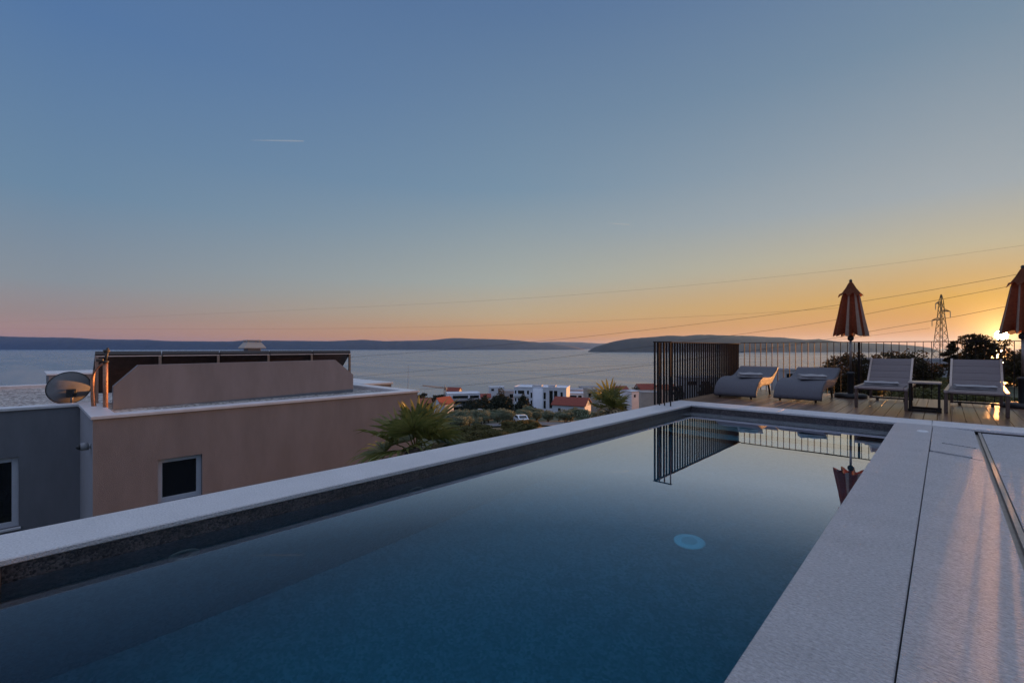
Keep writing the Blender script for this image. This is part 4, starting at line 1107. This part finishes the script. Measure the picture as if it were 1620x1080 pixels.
# parking strip and two cars
vs = []
for u, Y in ((770,70),(838,73),(905,70),(910,86),(845,90),(762,86)):
    x, y = C(u, Y); vs.append((x, y, ground(x, y)+.25))
tag(MB().add(vs, [(0,1,2,3,4,5)]).build('parking_area', M['asphalt']), kind='structure')
def make_car(body):
    o = thing('parked_car', '', 'car')
    pr = [(-2.05,.35),(-2.1,.7),(-1.95,.95),(-1.15,1.02),(-.55,1.46),(.75,1.48),(1.55,1.05),(2.02,.98),(2.1,.6),(2.05,.33)]
    b = MB(); n = len(pr); vs = []
    for yy, k in ((-.86,1),(-.80,1.0),(.80,1),(.86,1)):
        ins = .0 if abs(yy) < .85 else .04
        vs += [(yy, px*(1-ins*.5), pz - (ins if pz > 1.2 else 0)) for px, pz in pr]
    for j in range(3): b.add(vs, [(j*n+i, j*n+(i+1) % n, (j+1)*n+(i+1) % n, (j+1)*n+i) for i in range(n)], 0, True)
    b.add(vs, [tuple(range(n)), tuple(range(3*n,4*n))])
    b.build('body', body, o)
    for (y0, z0, y1, z1) in ((-1.12,1.06,-.60,1.43),(.82,1.44,1.5,1.10)):
        b = MB(); b.add([(-.68,y0,z0+.03),(.68,y0,z0+.03),(.62,y1,z1+.03),(-.62,y1,z1+.03)], [(0,1,2,3)]); b.build('windscreen', M['glass'], o)
    for sx in (-1, 1):
        b = MB(); b.add([(sx*.868,-.95,1.04),(sx*.868,1.3,1.04),(sx*.868,.75,1.38),(sx*.868,-.55,1.37)], [(0,1,2,3)]); b.build('side_window', M['glass'], o)
        for yy in (-1.3,1.3): MB().cyl((sx*.70,yy,.32), (sx*.89,yy,.32), .32, n=16).build('wheel', M['black'], o)
    return o
M['carwhite'] = mat('white_car_paint', (.75,.76,.78), .25, 1, .02, coat=.5); M['carblue'] = mat('blue_car_paint', (.10,.15,.25), .25, 1, .04, coat=.5)
o = make_car(M['carwhite']); x, y = C(825, 80); o.location = (x,y,ground(x,y)+.2); o.rotation_euler = (0,0,R(YAW+16)); tag(o, 'white parked car on the pale tarmac strip below the olive trees', 'car')
for u, Y in ((800,66),(809,65),(818,66),(827,65),(836,67),(846,66)): place_bush(u, Y, 1.0, 'low green scrub bush on the slope below the pool wall', 'scrub bushes below the pool')
# ------------------------------------------------------------------ pylon and power lines
PYL = 180
x, y = C(1489, PYL); g = ground(x, y)
py = thing('lattice_pylon', 'tall steel lattice power pylon rising beyond the trees', 'pylon', (x,y,g), R(YAW+12))
ztop = Z(466, PYL)-g
hwf = lambda z: interp([(0,2.9),(ztop*.45,1.75),(ztop*.78,.8),(ztop*.93,.5),(ztop,.1)], z)
b = MB(); zs = [0,3.4,6.4,9.2,11.8,14.2,16.4,18.5,20.4,22.2,24.0,26.0,28.1]
zs = [z*ztop/28.1 for z in zs]
cn = ((1,1),(-1,1),(-1,-1),(1,-1))
for z0, z1 in zip(zs, zs[1:]):
    h0, h1 = hwf(z0), hwf(z1)
    for i in range(4):
        p, q = cn[i], cn[(i+1) % 4]
        b.bar((p[0]*h0,p[1]*h0,z0), (p[0]*h1,p[1]*h1,z1), .15, .15)
        b.bar((p[0]*h0,p[1]*h0,z0), (q[0]*h1,q[1]*h1,z1), .075, .075); b.bar((q[0]*h0,q[1]*h0,z0), (p[0]*h1,p[1]*h1,z1), .075, .075)
        b.bar((p[0]*h1,p[1]*h1,z1), (q[0]*h1,q[1]*h1,z1), .08, .08)
b.build('lattice_tower', M['foot'], py)
for sg, v, ua in ((-1,480,1478),(1,492,1507),(-1,506,1471)):
    za = Z(v, PYL)-g; ln = abs(ua-1489)/F*PYL/math.cos(R(12))
    h = hwf(za); b = MB()
    for sy in (-1, 1):
        b.bar((sg*h,sy*h,za), (sg*ln,0,za-.1), .22, .22); b.bar((sg*h,sy*h,za+.9), (sg*ln,0,za-.1), .14, .14)
        for k in range(1,4):
            t = k/4; b.bar((sg*(h+(ln-h)*t),sy*h*(1-t),za-.3*t), (sg*(h+(ln-h)*t),sy*h*(1-t),za+.9-1.0*t), .06, .06)
    b.build('cross_arm', M['foot'], py)
    b = MB(); b.lathe([(.03,0)]+[(r, -.25*k-.12*j) for k in range(9) for j, r in ((0,.07),(1,.17))]+[(.03,-2.4)], (sg*ln,0,za-.15), 8); b.build('insulator', M['dish'], py)
def wire(label, pts, r, k=1.0):
    us = [p[0] for p in pts]; n = 60; out = []
    from bisect import bisect
    def crv(u):      # smooth interpolation through the measured heights
        i = max(0, min(len(pts)-2, bisect(us, u)-1))
        p0 = pts[max(0,i-1)]; p1_ = pts[i]; p2_ = pts[i+1]; p3 = pts[min(len(pts)-1,i+2)]
        t = (u-p1_[0])/(p2_[0]-p1_[0])
        m1 = (p2_[1]-p0[1])/(p2_[0]-p0[0])*(p2_[0]-p1_[0]); m2 = (p3[1]-p1_[1])/(p3[0]-p1_[0])*(p2_[0]-p1_[0])
        return (2*t**3-3*t*t+1)*p1_[1]+(t**3-2*t*t+t)*m1+(-2*t**3+3*t*t)*p2_[1]+(t**3-t*t)*m2
    for i in range(n+1):
        u = us[0]+(us[-1]-us[0])*i/n
        Y = k/(.00303+2.72e-6*(u-560)); out.append(P(u, crv(u), Y))
    b = MB(); b.tube(out, r, 5); tag(b.build('power_line', M['rail']), label, 'power line', 'power lines across the view')
wire('highest power line, running faintly across the whole sky', [(-120,513),(0,509),(450,491),(900,467),(1320,428),(1620,388),(1720,373)], .03, 1.0)
wire('faint power line low over the left horizon', [(-120,519),(0,519.5),(350,520.5),(600,518.5),(820,513),(1150,498),(1330,487)], .04, 1.1)
wire('upper dark power line passing above the pylon top to the right edge', [(500,569),(560,564.4),(680,555.5),(850,540),(1000,524.4),(1200,500.4),(1329,482),(1440,464.4),(1601,435.6),(1720,412)], .07)
wire('dark power line crossing just under the top of the pylon', [(500,602),(560,596),(780,576),(930,560),(1176,528),(1324,505.5),(1440,483),(1592,453.7),(1720,427)], .07, 1.03)
wire('lowest dark power line, hung from the right arm of the pylon', [(600,621),(664,616),(780,605),(1033,576.6),(1300,538),(1400,520),(1507,501.5),(1585,486),(1720,458)], .07)
wire('faint power line over the sea just above the lowest dark one', [(540,601),(614,597),(780,589.6),(1033,574),(1180,556),(1471,519)], .045, 1.06)
# ------------------------------------------------------------------ contrails
cm = mat('ice_trail', (.5,.8,.95), 1, .01, .05, trans=.5)
nt = cm.node_tree; tr = nn(nt, 'ShaderNodeBsdfTransparent'); mx = nn(nt, 'ShaderNodeMixShader', inp={0: .10})
nt.links.new(tr.outputs[0], mx.inputs[1]); nt.links.new(nt.nodes['Mix Shader'].outputs[0], mx.inputs[2]); nt.links.new(mx.outputs[0], nt.nodes['Material Output'].inputs[0])
for pts, l in (([(398,222),(430,222.4),(465,223),(480,223.4)], 'thin white contrail high on the left in the blue sky'), ([(962,353),(980,354.3),(996,355.4)], 'short faint contrail in the middle of the sky')):
    q = [P(u, v, 9000) for u, v in pts]
    tag(MB().tube(q, [3]+[12+5*i for i in range(len(q)-2)]+[12], 8).build('contrail', cm), l, 'contrail')
